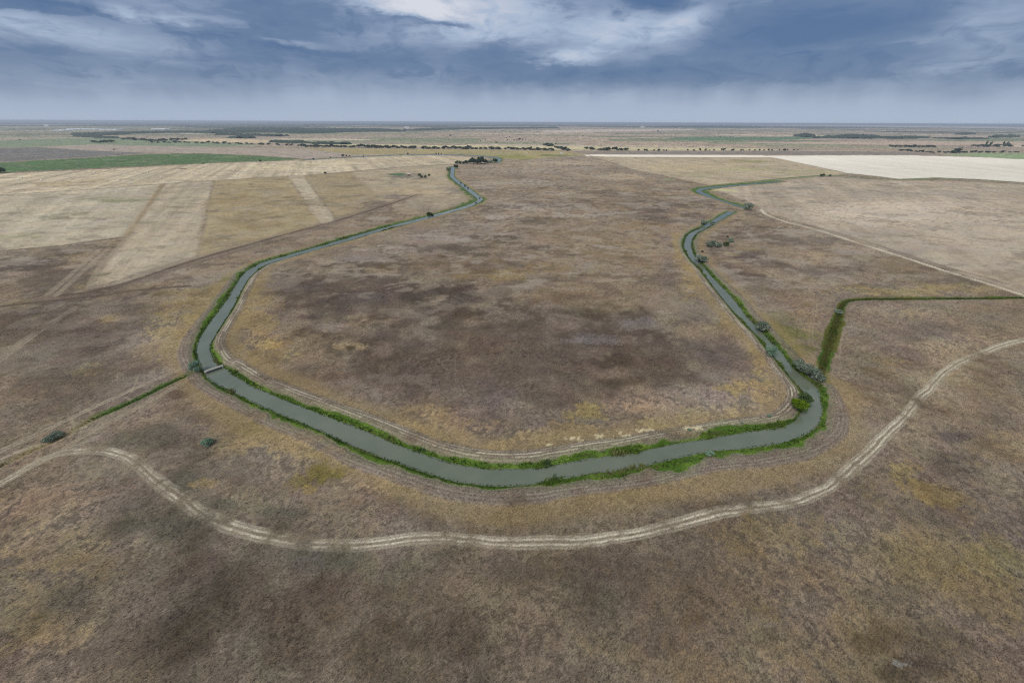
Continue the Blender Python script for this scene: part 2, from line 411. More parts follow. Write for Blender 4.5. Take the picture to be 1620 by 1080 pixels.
# organic patches (px, py, rx, ry, colour as it looks, strength)
PATCHES = [
    # broad grounds
    (1480, 600, 180, 110, (138, 125, 109), .55), (1560, 700, 120, 80, (134, 121, 106), .5), (440, 690, 130, 55, (144, 128, 101), .6), (120, 840, 120, 60, (130, 117, 100), .5),
    (1420, 930, 220, 110, (130, 116, 92), .5), (900, 760, 300, 22, (128, 113, 93), .5), (140, 540, 170, 80, (100, 91, 85), .6), (80, 440, 110, 40, (102, 92, 85), .6), (380, 960, 220, 90, (92, 82, 72), .5), (1250, 430, 110, 40, (142, 130, 115), .5),
    (760, 330, 220, 40, (134, 121, 108), .5), (960, 400, 120, 50, (134, 119, 101), .5),
    # island
    (600, 480, 170, 60, (98, 86, 79), .8), (800, 560, 330, 75, (92, 81, 74), .95), (1010, 570, 150, 55, (90, 79, 73), .7),
    (880, 600, 120, 40, (94, 84, 78), .6), (690, 610, 120, 30, (112, 100, 96), .6), (700, 460, 60, 14, (84, 75, 70), .55),
    (770, 465, 70, 10, (88, 77, 71), .6), (660, 470, 34, 9, (82, 72, 68), .6), (745, 478, 60, 9, (84, 75, 69), .6), (560, 475, 46, 16, (92, 82, 80), .6),
    (780, 440, 60, 10, (140, 119, 84), .75), (880, 430, 70, 10, (132, 113, 86), .6), (960, 460, 120, 34, (130, 114, 96), .55),
    (945, 500, 60, 16, (92, 82, 74), .5), (1000, 510, 40, 8, (122, 114, 110), .7), (930, 535, 44, 10, (112, 105, 106), .7),
    (960, 570, 40, 12, (76, 67, 61), .6), (985, 600, 44, 12, (78, 68, 61), .6), (860, 542, 60, 7, (84, 74, 68), .55), (720, 520, 60, 9, (82, 74, 70), .5),
    (600, 540, 44, 12, (92, 83, 80), .5), (548, 552, 24, 8, (152, 131, 106), .85), (552, 552, 9, 5, (88, 76, 62), .85),
    (525, 520, 30, 9, (138, 128, 122), .6), (490, 490, 40, 14, (94, 84, 78), .5), (470, 450, 60, 14, (98, 87, 80), .6),
    (410, 470, 32, 40, (138, 119, 88), .7), (400, 520, 30, 50, (146, 126, 90), .8), (432, 560, 34, 26, (140, 121, 92), .7), (420, 545, 18, 10, (162, 139, 92), .7),
    (470, 600, 60, 22, (124, 109, 98), .6), (560, 630, 70, 20, (118, 104, 98), .6), (690, 662, 90, 16, (138, 120, 98), .7), (640, 680, 60, 10, (146, 127, 96), .6),
    (800, 690, 150, 16, (136, 118, 94), .8), (930, 652, 36, 14, (142, 122, 80), .85), (900, 690, 80, 12, (138, 119, 94), .7),
    (1050, 640, 80, 22, (138, 121, 104), .7), (1120, 620, 80, 26, (128, 114, 106), .6), (1160, 610, 36, 22, (142, 121, 80), .8), (1200, 620, 30, 26, (140, 121, 86), .8),
    (1130, 650, 70, 12, (148, 129, 100), .8), (1060, 668, 70, 10, (150, 132, 100), .8), (1200, 560, 18, 50, (144, 124, 84), .7), (1150, 500, 16, 34, (142, 122, 88), .7),
    (1095, 440, 20, 34, (148, 127, 88), .8), (1072, 400, 14, 26, (150, 130, 92), .8), (1068, 380, 8, 22, (146, 126, 90), .7),
    (1160, 560, 40, 30, (104, 93, 90), .6), (1100, 540, 60, 30, (108, 96, 92), .5), (1130, 590, 34, 12, (116, 105, 102), .5),
    # island, northern part: pale salty flecks and dark burnt lenses
    (830, 330, 60, 8, (150, 139, 132), .7), (800, 345, 40, 6, (152, 142, 136), .7), (905, 340, 40, 6, (156, 146, 138), .7), (760, 360, 50, 8, (142, 132, 126), .6),
    (700, 375, 80, 9, (140, 130, 125), .6), (640, 395, 70, 9, (138, 128, 122), .6), (580, 410, 60, 8, (132, 121, 114), .6), (740, 300, 50, 7, (150, 139, 130), .6),
    (820, 290, 70, 6, (152, 142, 130), .6), (880, 305, 50, 5, (148, 138, 128), .6), (700, 395, 90, 7, (98, 87, 78), .6), (620, 420, 90, 7, (92, 82, 74), .6),
    (790, 380, 80, 7, (104, 92, 80), .6), (860, 350, 80, 7, (112, 99, 84), .6), (760, 330, 50, 6, (104, 92, 82), .6), (900, 320, 60, 5, (112, 100, 90), .55),
    (960, 305, 40, 6, (110, 98, 88), .55), (1000, 330, 60, 10, (120, 106, 92), .5), (1010, 360, 60, 10, (132, 116, 96), .5), (1050, 330, 46, 12, (108, 97, 92), .55),
    (980, 400, 70, 16, (128, 112, 94), .5), (1060, 430, 20, 34, (112, 100, 96), .5), (720, 420, 120, 12, (116, 101, 86), .5), (980, 280, 50, 6, (166, 151, 132), .6),
    (1040, 348, 46, 5, (104, 93, 86), .6), (860, 268, 80, 6, (152, 139, 128), .5), (900, 258, 90, 4, (162, 148, 132), .6),
    (1110, 345, 30, 8, (112, 99, 92), .6), (1085, 318, 36, 5, (116, 104, 98), .6), (1120, 326, 16, 3, (104, 91, 84), .7), (1090, 338, 26, 6, (104, 92, 85), .7),
    # west of the canal
    (300, 480, 44, 34, (142, 124, 90), .7), (265, 530, 34, 34, (148, 130, 94), .75), (240, 560, 30, 14, (140, 122, 92), .6), (330, 455, 40, 12, (138, 122, 92), .6),
    (300, 505, 20, 14, (156, 136, 88), .6), (260, 500, 16, 10, (128, 114, 84), .5), (175, 505, 28, 7, (146, 128, 96), .6), (130, 588, 34, 7, (146, 127, 92), .65), (150, 575, 26, 6, (140, 122, 92), .5),
    (60, 520, 90, 30, (98, 88, 80), .6), (170, 540, 80, 24, (94, 83, 78), .6), (90, 600, 80, 24, (100, 90, 82), .5), (30, 620, 50, 30, (114, 102, 90), .5), (200, 590, 40, 14, (92, 82, 76), .5),
    (20, 660, 50, 14, (120, 106, 94), .5), (110, 640, 60, 14, (104, 92, 82), .5), (280, 440, 60, 8, (112, 99, 92), .6), (200, 490, 50, 10, (104, 94, 86), .5),
    (90, 405, 46, 6, (138, 121, 92), .65), (60, 430, 60, 14, (98, 87, 80), .6), (130, 425, 26, 12, (100, 89, 82), .5), (130, 455, 14, 8, (140, 122, 92), .6),
    (25, 480, 40, 4, (138, 122, 92), .5), (370, 440, 22, 6, (78, 98, 58), .7),
    # between canal and front track, west
    (360, 660, 60, 26, (140, 121, 94), .7), (440, 700, 90, 30, (138, 120, 94), .75), (410, 680, 34, 12, (112, 102, 74), .7), (520, 752, 52, 20, (100, 93, 46), .85), (560, 735, 22, 9, (92, 84, 36), .7),
    (480, 760, 34, 14, (112, 100, 58), .6), (490, 775, 16, 10, (136, 120, 62), .5), (330, 640, 40, 10, (124, 109, 94), .5), (600, 770, 60, 16, (132, 116, 94), .6), (280, 700, 50, 24, (100, 90, 82), .6), (240, 690, 40, 20, (92, 88, 80), .6),
    (200, 700, 60, 14, (96, 92, 82), .6), (330, 740, 60, 26, (98, 88, 80), .6), (300, 760, 40, 18, (88, 86, 78), .6), (400, 770, 60, 22, (104, 92, 82), .5), (300, 660, 40, 12, (96, 84, 76), .5), (275, 622, 24, 8, (92, 78, 70), .7),
    (350, 800, 36, 12, (88, 88, 80), .6), (440, 815, 50, 14, (90, 88, 80), .6), (325, 765, 24, 8, (146, 126, 84), .5), (640, 810, 90, 20, (112, 98, 84), .5), (720, 830, 80, 16, (108, 94, 82), .5),
    (800, 800, 120, 20, (118, 102, 84), .6), (900, 820, 90, 18, (106, 93, 82), .6), (960, 800, 60, 16, (124, 107, 84), .6), (1050, 790, 80, 16, (128, 110, 84), .6), (1150, 775, 60, 16, (126, 110, 90), .6), (1080, 760, 40, 8, (148, 127, 88), .5),
    (1110, 805, 70, 12, (100, 90, 80), .6),
    # foreground
    (80, 800, 90, 36, (134, 118, 102), .7), (150, 770, 60, 20, (120, 105, 94), .5), (50, 880, 90, 60, (138, 121, 96), .6), (130, 900, 60, 34, (142, 125, 98), .5), (20, 1000, 70, 70, (136, 119, 90), .7), (60, 1040, 70, 40, (132, 116, 92), .6),
    (110, 965, 50, 22, (92, 86, 82), .7), (105, 1005, 14, 12, (86, 76, 66), .7), (8, 890, 18, 8, (76, 74, 76), .7), (60, 1050, 34, 14, (96, 86, 78), .5), (220, 820, 100, 40, (98, 90, 82), .7), (270, 850, 80, 30, (90, 86, 78), .6),
    (330, 930, 160, 60, (94, 82, 73), .8), (420, 1000, 200, 70, (90, 78, 69), .8), (280, 1000, 60, 60, (102, 90, 80), .5), (460, 890, 90, 24, (100, 94, 88), .6), (520, 880, 90, 16, (92, 92, 82), .6), (600, 890, 120, 20, (94, 90, 80), .5),
    (560, 960, 120, 40, (96, 84, 75), .6), (640, 1000, 30, 60, (124, 110, 96), .5), (600, 1020, 46, 26, (122, 108, 95), .5), (700, 1010, 60, 40, (88, 77, 69), .7), (730, 1060, 80, 26, (118, 105, 94), .5), (770, 910, 90, 30, (104, 94, 90), .6),
    (880, 930, 110, 40, (92, 82, 76), .7), (960, 900, 100, 30, (100, 89, 80), .6), (930, 975, 70, 24, (88, 78, 70), .6), (830, 1010, 60, 40, (116, 103, 92), .5), (1100, 920, 110, 40, (118, 104, 86), .5), (1230, 860, 90, 34, (136, 118, 86), .7),
    (1260, 910, 80, 40, (120, 106, 84), .5), (1290, 880, 22, 14, (92, 82, 76), .6), (1160, 890, 40, 14, (132, 118, 104), .5), (1330, 990, 120, 50, (122, 108, 90), .5), (1480, 900, 110, 60, (130, 113, 84), .6), (1570, 960, 70, 60, (138, 121, 86), .65),
    (1440, 1000, 60, 22, (104, 92, 76), .6), (1430, 1050, 54, 20, (70, 62, 56), .85), (1380, 1010, 30, 14, (92, 80, 66), .6), (1500, 1020, 60, 20, (96, 85, 72), .6), (1420, 955, 60, 10, (100, 92, 86), .6), (1590, 880, 60, 40, (142, 124, 84), .6),
    (1460, 820, 60, 24, (106, 94, 86), .6), (1500, 790, 60, 16, (146, 127, 82), .75), (1440, 750, 30, 14, (146, 127, 84), .6), (1540, 740, 50, 26, (100, 89, 84), .6), (1600, 760, 60, 60, (126, 112, 98), .5), (1000, 1040, 90, 30, (120, 106, 86), .5),
    (1130, 1040, 90, 30, (124, 110, 90), .5), (1200, 1000, 60, 30, (112, 99, 80), .5), (1560, 1060, 60, 26, (118, 105, 92), .6),
    # east of the canal
    (1400, 520, 50, 26, (124, 110, 98), .6), (1480, 530, 60, 18, (108, 96, 90), .7), (1430, 560, 60, 16, (112, 99, 92), .6), (1400, 580, 30, 20, (134, 116, 92), .6), (1500, 500, 60, 10, (128, 114, 98), .6), (1560, 500, 50, 12, (116, 104, 96), .5),
    (1360, 640, 30, 40, (132, 115, 96), .6), (1400, 660, 40, 26, (112, 99, 90), .6), (1560, 660, 60, 40, (112, 99, 92), .6), (1530, 620, 60, 20, (126, 111, 98), .5), (1600, 600, 60, 30, (124, 110, 94), .6), (1350, 720, 30, 24, (116, 102, 92), .6),
    (1520, 690, 40, 18, (96, 86, 84), .7), (1590, 700, 60, 30, (132, 117, 98), .6), (1390, 490, 34, 12, (138, 122, 104), .6), (1450, 495, 26, 8, (144, 128, 106), .5), (1330, 690, 20, 30, (126, 110, 96), .5), (1390, 610, 30, 10, (120, 105, 92), .5),
    (1420, 455, 120, 10, (156, 137, 96), .75), (1540, 455, 40, 5, (150, 132, 98), .6), (1200, 420, 60, 16, (112, 99, 92), .7), (1180, 400, 30, 8, (106, 94, 88), .7), (1280, 430, 60, 10, (120, 108, 102), .6), (1160, 400, 24, 8, (104, 92, 87), .6),
    (1150, 400, 18, 5, (146, 128, 92), .6), (1175, 392, 24, 6, (144, 126, 92), .5), (1250, 470, 60, 24, (130, 114, 98), .6), (1245, 530, 44, 22, (104, 104, 66), .8), (1225, 500, 30, 12, (116, 108, 76), .7), (1265, 555, 24, 10, (100, 102, 62), .6), (1180, 450, 26, 16, (114, 104, 90), .5),
    (1270, 500, 26, 30, (134, 117, 96), .6), (1180, 365, 40, 10, (118, 104, 92), .6), (1230, 375, 50, 10, (124, 112, 100), .5), (1340, 400, 80, 10, (134, 122, 110), .6), (1300, 380, 60, 6, (112, 102, 96), .6),
    # fields, north-east
    (1400, 395, 90, 7, (144, 133, 124), .6), (1330, 370, 60, 5, (148, 137, 128), .6), (1480, 390, 70, 7, (148, 137, 128), .5), (1450, 330, 60, 5, (162, 150, 140), .5), (1300, 310, 120, 5, (154, 142, 132), .5), (1480, 305, 120, 4, (150, 140, 132), .6), (1350, 318, 70, 3, (142, 131, 122), .5),
    (1260, 330, 50, 4, (150, 138, 128), .5), (1420, 335, 150, 22, (184, 170, 157), .75), (1540, 365, 110, 30, (176, 162, 148), .6), (1580, 390, 50, 30, (174, 160, 146), .5), (1580, 343, 12, 2, (132, 122, 114), .7), (1250, 297, 50, 4, (144, 138, 130), .5), (1145, 301, 22, 3, (174, 168, 132), .7),
    (1190, 255, 36, 2.2, (150, 142, 96), .8), (1130, 262, 60, 6, (172, 156, 130), .6), (1110, 278, 26, 3, (148, 142, 112), .7), (1060, 284, 10, 2, (120, 132, 104), .7), (1100, 273, 30, 2, (166, 150, 112), .6), (1210, 265, 70, 5, (164, 150, 130), .5), (1170, 268, 50, 3, (160, 154, 118), .6), (1280, 272, 60, 4, (158, 152, 122), .6),
    (1060, 265, 40, 5, (174, 158, 130), .6), (1180, 284, 60, 4, (148, 134, 114), .5),
    # fields, west
    (170, 315, 60, 3, (150, 144, 120), .6), (70, 345, 40, 5, (142, 138, 116), .7), (110, 340, 40, 3, (142, 138, 116), .6), (240, 353, 22, 4, (136, 134, 114), .6), (200, 317, 34, 2.5, (138, 138, 112), .7), (280, 335, 16, 2, (132, 124, 108), .6), (30, 375, 60, 5, (152, 148, 122), .5),
    (100, 292, 60, 4, (182, 162, 128), .8), (140, 285, 40, 3, (180, 160, 126), .7), (288, 266.5, 14, 1.4, (96, 88, 70), .95), (395, 292, 8, 1.4, (108, 104, 84), .9), (560, 283, 8, 1, (120, 108, 96), .8), (595, 285, 22, 1.8, (128, 116, 106), .7), (615, 288, 10, 1, (124, 112, 100), .7),
    (640, 279, 34, 5.5, (112, 108, 100), .95), (632, 276, 12, 2.6, (72, 108, 74), .95), (660, 276, 16, 4, (128, 118, 106), .6), (622, 310, 22, 8, (120, 107, 100), .7), (605, 325, 26, 7, (116, 104, 97), .7), (720, 303, 26, 5, (126, 115, 110), .7), (650, 303, 50, 6, (168, 150, 124), .6), (680, 290, 50, 6, (160, 145, 122), .5),
    (500, 320, 60, 8, (130, 111, 82), .5), (380, 320, 50, 14, (146, 124, 88), .5), (400, 350, 60, 14, (144, 123, 90), .5), (430, 300, 40, 6, (148, 127, 92), .5), (340, 380, 30, 10, (136, 117, 90), .5),
    (540, 258, 60, 3, (196, 182, 156), .7), (440, 265, 60, 6, (192, 178, 152), .6), (500, 268, 30, 4, (194, 182, 160), .7), (620, 255, 80, 3, (172, 156, 134), .6), (690, 251, 60, 2, (176, 160, 140), .6),
    (810, 248, 46, 3.5, (136, 136, 84), .9), (880, 246, 34, 1.6, (118, 122, 84), .8), (760, 243, 60, 2, (148, 142, 100), .6), (780, 251, 10, 3, (130, 122, 110), .6),
]
# fields with ruled edges: name, polygon, colour as it looks, edge softness (m), stripe (amplitude, vanishing px x, period m) or None
FIELDS = [
    ('stubble_field', [(-80, 279), (0, 275), (160, 268), (330, 259), (480, 253.8), (560, 249), (640, 246.4), (700, 246), (764, 250), (776, 252), (745, 255), (720, 259),
                       (640, 264), (510, 275), (420, 281), (330, 286), (240, 292), (150, 299), (60, 305), (0, 309), (-80, 315)], (184, 171, 151), 3, (.24, 490, 15)),
    ('mown_field', [(-80, 315), (0, 309), (150, 299), (255, 291), (199, 374), (150, 380), (100, 388), (0, 397), (-80, 404)], (174, 164, 148), 4, (.14, 300, 16)),
    ('mown_field', [(262, 291), (337, 286), (309, 408), (200, 446), (140, 458), (170, 412), (203, 374)], (168, 156, 139), 4, (.15, 420, 12)),
    ('ochre_field', [(339, 286), (455, 279), (508, 353), (500, 357), (400, 384), (312, 408)], (156, 142, 116), 3, None),
    ('mown_strip', [(456, 279), (479, 277), (533, 350), (508, 355)], (174, 162, 144), 3, (.05, 420, 14)),
    ('ochre_field', [(480, 277), (555, 273), (612, 322), (540, 346), (534, 349)], (152, 138, 114), 3, None),
    ('pasture', [(556, 273), (640, 264.6), (716, 260), (709, 272), (714, 286), (744, 311), (738, 322), (690, 334), (640, 340), (612, 323)], (164, 151, 132), 8, None),
    ('green_field', [(-80, 262), (0, 257.5), (130, 250), (240, 243.5), (320, 243), (400, 246), (478, 251.5), (440, 254.3), (330, 258), (160, 265.6), (0, 273.4), (-80, 277.5)], (86, 110, 76), 6, (.08, 560, 60)),
    ('fallow_field', [(60, 233), (130, 229.5), (260, 230), (330, 233), (500, 236), (560, 240), (640, 243), (560, 247), (480, 251), (400, 245), (320, 242), (240, 242), (140, 238)], (162, 150, 142), 12, None),
    ('fallow_field', [(-80, 235), (60, 233.2), (140, 238.2), (240, 242.4), (130, 249), (0, 256.5), (-80, 261)], (116, 114, 114), 14, None),
    ('bright_stubble_field', [(1210, 246.6), (1330, 246), (1440, 246), (1540, 248.6), (1700, 254), (1700, 294), (1620, 288.4), (1540, 283), (1480, 281), (1422, 283), (1390, 279), (1340, 274), (1290, 263)], (240, 231, 222), 6, (.07, 900, 40)),  # pale stubble, with sunlight through the clouds put into its colour
    ('bright_stubble_field', [(924, 244.4), (1040, 245), (1205, 245.6), (1230, 249.2), (1040, 248.6), (928, 247.6)], (236, 226, 214), 5, None),
    ('ploughed_field', [(905, 240), (1040, 239.5), (1240, 239), (1420, 240), (1500, 245), (1220, 244.8), (1040, 244.2), (915, 243.6)], (134, 126, 122), 8, None),
    ('stubble_field', [(480, 230), (640, 231.6), (900, 237), (1040, 237.6), (1240, 237.6), (1200, 234.6), (1040, 233.8), (820, 231), (640, 229), (540, 228)], (192, 182, 150), 8, None),
    ('meadow', [(480, 235), (560, 235), (700, 236.4), (880, 239), (932, 243), (880, 249), (815, 253), (790, 248), (700, 243.6), (560, 244.6), (520, 240)], (158, 146, 112), 16, None),
    ('wide_field', [(1130, 299), (1200, 288), (1300, 280), (1420, 286), (1500, 286), (1700, 297), (1700, 492), (1620, 465), (1500, 426), (1350, 378), (1216, 337), (1180, 318)], (166, 153, 139), 8, (.15, 1150, 15)),
    ('tan_field', [(1128, 294), (1000, 267), (960, 254), (940, 249), (1040, 249.4), (1228, 250), (1290, 263.6), (1340, 275), (1300, 277), (1200, 285.6)], (174, 160, 140), 6, (.12, 700, 22)),
    ('far_meadow', [(-80, 226), (60, 220), (200, 218), (330, 225), (420, 229), (330, 232.4), (140, 229), (60, 232.6), (-80, 234)], (126, 138, 116), 30, None),
    ('pale_field', [(275, 222.4), (320, 220), (370, 219), (420, 222), (455, 225), (430, 226.6), (330, 225)], (196, 178, 152), 10, None),
    ('green_field', [(1050, 218.4), (1100, 217.6), (1260, 216.4), (1300, 218), (1262, 221), (1160, 221.6), (1090, 221.8)], (96, 122, 100), 10, None),
    ('green_field', [(1490, 244.6), (1540, 242), (1700, 242), (1700, 253.4), (1600, 251.6), (1540, 247.6)], (140, 158, 122), 10, None),
    ('pale_field', [(1170, 226), (1300, 228), (1460, 229.6), (1700, 229), (1700, 224), (1460, 224), (1300, 224.4)], (182, 164, 150), 20, None),
    ('pale_field', [(1160, 198.4), (1280, 197.4), (1400, 197.6), (1540, 199.6), (1700, 202.4), (1700, 205), (1400, 201), (1280, 199.6)], (200, 190, 184), 60, None),
    ('pale_field', [(860, 206), (960, 204.6), (1100, 204), (1100, 206), (980, 208.4), (860, 210)], (192, 178, 170), 60, None),
]

EKEY = np.array([0.95, 0.94, 1.02])      # how bright a white sheet on the plain renders: colours above are divided by this


def alb(c):
    a = lin(c) / EKEY
    return np.maximum(a * min(1.0, 0.80 / a.max()), 0.008)


def tone(c, py):
    """measured colours pulled slightly towards grey, as weathered grass is"""
    c = np.asarray(c, float)
    if c[1] >= c[0] - 4:
        return c
    g = c @ np.array([0.3, 0.59, 0.11])
    och = c[0] - c[2] > 44
    c = c * (1.05 if c[0] > 124 and not och else 1.0)
    return (c + (g - c) * (0.22 if och else 0.06)) * (0.96 if py > 780 else 1.0)  # nearest patches also darkened a little, vignetting kept in their colour


def local_sp(X, Y):
    q = 96000.0 / (np.maximum(Y, 0) + 70.0)
    return 96000.0 / q ** 2


def paint(C, w, c):
    C += w[:, None].astype(np.float32) * (np.asarray(c, np.float32) - C)


WATER_Z = -0.7
SURVEY = {}


def survey(X, Y):
    """ground colour (albedo), height and object id at plan points"""
    X = X.astype(np.float64)
    Y = Y.astype(np.float64)
    n = len(X)
    sp = local_sp(X, Y)
    n120 = fbm(X, Y, 130, 1, 4)
    n40 = fbm(X, Y, 42, 2, 4)
    n12 = fbm(X, Y, 13, 3, 3)
    n4 = fbm(X, Y, 4.2, 4, 2)
    n1 = np.zeros(n, np.float32)
    kn = np.nonzero(Y < 420)[0]
    n1[kn] = fbm(X[kn], Y[kn], 1.5, 17, 3, 0.75) * np.clip(1.6 / sp[kn] - 0.5, 0, 1)
    wX = X + 16 * fbm(X, Y, 50, 5, 4)
    wY = Y + 16 * fbm(X, Y, 50, 6, 4)
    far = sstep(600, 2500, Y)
    # base: dry brown steppe, paler and more lilac further out
    C = np.empty((n, 3), np.float32)
    C[:] = alb((124, 112, 101))
    paint(C, sstep(0.1, 0.9, n120) * 0.7, alb((134, 121, 104)))
    paint(C, sstep(0.1, 0.9, -n120) * 0.6, alb((106, 94, 86)))
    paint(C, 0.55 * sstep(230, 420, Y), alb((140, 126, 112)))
    paint(C, 0.6 * sstep(130, 60, Y), alb((106, 96, 85)))  # foreground base darkened: lens vignetting put into the ground colour
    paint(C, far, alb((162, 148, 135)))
    # patchwork of the far plain
    k = np.nonzero(Y > 1500)[0]
    if len(k):
        x, y = X[k], Y[k]
        ca, sa = math.cos(0.12), math.sin(0.12)
        u, v = x * ca - y * sa, x * sa + y * ca
        row = np.floor(v / 280 + 0.8 * vnoise(u / 3000, v / 900, 70))
        cu = np.floor(u / (700 + 900 * _hash(row.astype(np.int64), row.astype(np.int64) * 0, 71)) + _hash(row.astype(np.int64), row.astype(np.int64) * 0, 72) * 9)
        h = _hash(cu.astype(np.int64), row.astype(np.int64), 73)
        pal = np.array([alb(c) for c in [(164, 150, 142), (176, 162, 148), (150, 140, 134), (168, 152, 138), (118, 132, 108), (150, 136, 128), (198, 186, 170), (136, 142, 120), (172, 156, 142), (98, 116, 92)]], np.float32)
        c = pal[np.minimum((h * 10).astype(int), 9)]
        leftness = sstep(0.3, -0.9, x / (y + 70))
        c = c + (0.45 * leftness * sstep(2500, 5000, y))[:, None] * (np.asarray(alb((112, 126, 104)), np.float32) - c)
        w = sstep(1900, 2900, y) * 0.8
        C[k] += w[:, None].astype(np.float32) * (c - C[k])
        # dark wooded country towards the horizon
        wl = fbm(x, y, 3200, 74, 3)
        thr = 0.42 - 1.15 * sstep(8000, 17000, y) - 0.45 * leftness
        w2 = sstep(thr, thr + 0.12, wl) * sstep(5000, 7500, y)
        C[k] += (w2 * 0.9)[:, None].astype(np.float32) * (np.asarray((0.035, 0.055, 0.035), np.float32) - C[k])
    fid = np.zeros(n, np.int32)
    for i, (name, poly, c, soft, stripe) in enumerate(FIELDS):
        P = gpl(poly)
        m = 60 + soft
        k = np.nonzero((X > P[:, 0].min() - m) & (X < P[:, 0].max() + m) & (Y > P[:, 1].min() - m) & (Y < P[:, 1].max() + m))[0]
        if not len(k):
            continue
        sdv = in_poly(X[k], Y[k], P)
        w = sstep(soft, -soft, sdv + 2.5 * n12[k] + 2.5 * n40[k])
        cc = np.asarray(alb(c), np.float32)
        cv = np.repeat(cc[None], len(k), 0)
        if name == 'bright_stubble_field' and i == 10:
            low = gp(np.array([1400.0]), np.array([263.0]))[0, 1]
            lw = sstep(1.25 * low, 0.92 * low, Y[k] + 60 * n120[k]) * sstep(-0.1, 0.35, X[k] / (Y[k] + 70) - 0.55)
            cv = cv + (lw * 0.75)[:, None] * (np.asarray(alb((206, 199, 191)), np.float32) - cv)
        if stripe:
            amp, vx, per = stripe
            d = ray(vx, 193.0)
            d = d[:2] / np.hypot(*d[:2])
            s = X[k] * d[1] - Y[k] * d[0]
            along = X[k] * d[0] + Y[k] * d[1]
            st = fbm(s * 1.0, along * 0.012, per, 80 + i, 3, 0.7) + 0.5 * np.sign(np.sin(s * 2 * math.pi / (per * 1.4))) * (vnoise(s / 90, along / 200, 81) - 0.2)
            cv = cv * (1 + amp * st)[:, None]
        C[k] += w[:, None].astype(np.float32) * (cv - C[k])
        fid[k[sdv < 0]] = i + 1
    # organic patches with ragged edges
    for j, (px, py, rx, ry, c, st) in enumerate(PATCHES):
        c0 = gp(np.array([px]), np.array([py]))[0]
        ax = gp(np.array([px + rx]), np.array([py]))[0] - c0
        up = gp(np.array([px]), np.array([py - ry]))[0] - c0
        dn = gp(np.array([px]), np.array([py + ry]))[0] - c0
        rad = max(np.hypot(*ax), np.hypot(*up)) * 1.9 + 20
        k = np.nonzero((np.abs(X - c0[0]) < rad) & (np.abs(Y - c0[1]) < rad))[0]
        if not len(k):
            continue
        st = min(0.95, st * 1.22)
        wamp = min(1.0, np.hypot(*ax) / 40)
        x, y = X[k] + (wX - X)[k] * wamp - c0[0], Y[k] + (wY - Y)[k] * wamp - c0[1]
        # local coordinates along the two measured axes
        det = ax[0] * up[1] - ax[1] * up[0]
        a = (x * up[1] - y * up[0]) / det
        b = (ax[0] * y - ax[1] * x) / det
        b = np.where(b > 0, b, b * np.hypot(*up) / np.hypot(*dn))
        r = np.sqrt(a * a + b * b) + 0.30 * n40[k] * wamp + 0.36 * n12[k] + 0.26 * n4[k] + 0.34 * n1[k]
        C[k] += (sstep(1.1, 0.5, r) * st * (0.66 if py > 860 else 0.85 if py > 780 else 1.0))[:, None].astype(np.float32) * (np.asarray(alb(tone(c, py)), np.float32) - C[k])
    # weathering of everything that is not a ruled field, by its scale
    org = np.where((fid == 11) | (fid == 12), 0.12, np.where(fid > 0, 0.6, 1.0))
    f12 = np.clip(13 / sp - 0.3, 0.25, 1)
    f4 = np.clip(4 / sp - 0.3, 0.0, 1)
    mod = 1 + org * (0.15 * n40 + 0.23 * n12 * f12 + 0.17 * n4 * f4)
    hue = fbm(X, Y, 30, 7, 3)
    C *= mod[:, None].astype(np.float32)
    C[:, 2] *= (1 - 0.07 * hue * org).astype(np.float32)
    C[:, 0] *= (1 + 0.035 * hue * org).astype(np.float32)
    C[:, 1] *= (1 + 0.045 * fbm(X, Y, 11, 15, 3) * org).astype(np.float32)
    # tussocks and bare soil: small crisp mosaic where the ground is near
    t = 0.65 * n1 + 0.45 * n4 + 0.25 * n12
    C *= (1 - 0.34 * sstep(0.2, 0.38, t) * org)[:, None].astype(np.float32)
    st_ = sstep(0.22, 0.5, -t + 0.15 * n40) * org
    C *= 1 + st_[:, None].astype(np.float32) * np.array((0.27, 0.24, 0.16), np.float32)
    C[:, 1] *= (1 - 0.03 * org).astype(np.float32)
    C[:, 2] *= (1 - 0.045 * org).astype(np.float32)
    # dark lenses of burnt / damp soil on the steppe
    lens = sstep(0.40, 0.62, fbm(X * 0.55, Y, 24, 8, 5, 0.68)) * org
    paint(C, lens * (0.28 + 0.27 * sstep(260, 380, Y)), alb((86, 76, 70)))
    pale = sstep(0.42, 0.64, fbm(X * 0.6, Y, 30, 9, 5, 0.68)) * org * (0.3 + 0.7 * sstep(260, 420, Y))
    paint(C, pale * 0.62, alb((154, 143, 134)))
    mid = org * sstep(200, 330, Y) * (1 - 0.6 * far)
    paint(C, sstep(0.38, 0.58, fbm(X * 0.6, Y, 11, 18, 3, 0.65)) * mid * 0.36, alb((84, 74, 67)))
    paint(C, sstep(0.42, 0.62, fbm(X * 0.6, Y, 12, 19, 3, 0.65)) * mid * 0.40, alb((158, 146, 135)))
    Z = np.zeros(n)

    # -------------------------------------------------- ruled lines: roads, tracks, ditches
    def line(L, half, c, st, edge=1.0, wob=0.5, rmax=None):
        rmax = rmax or half + edge + wob + 1
        d, s, p = line_dist(X, Y, L, rmax)
        k = np.nonzero(d < 1e8)[0]
        if len(k):
            dd = d[k] + wob * n12[k] + 0.4 * wob * n4[k]
            h = np.maximum(half, 0.25 * sp[k])
            w = sstep(h + edge, h - edge * 0.3, dd) * st * np.minimum(1, (half + 0.3 * edge) / h) * (0.8 + 0.35 * n12[k])
            C[k] += np.clip(w, 0, 1)[:, None].astype(np.float32) * (np.asarray(alb(c), np.float32) - C[k])
        return d, s, p

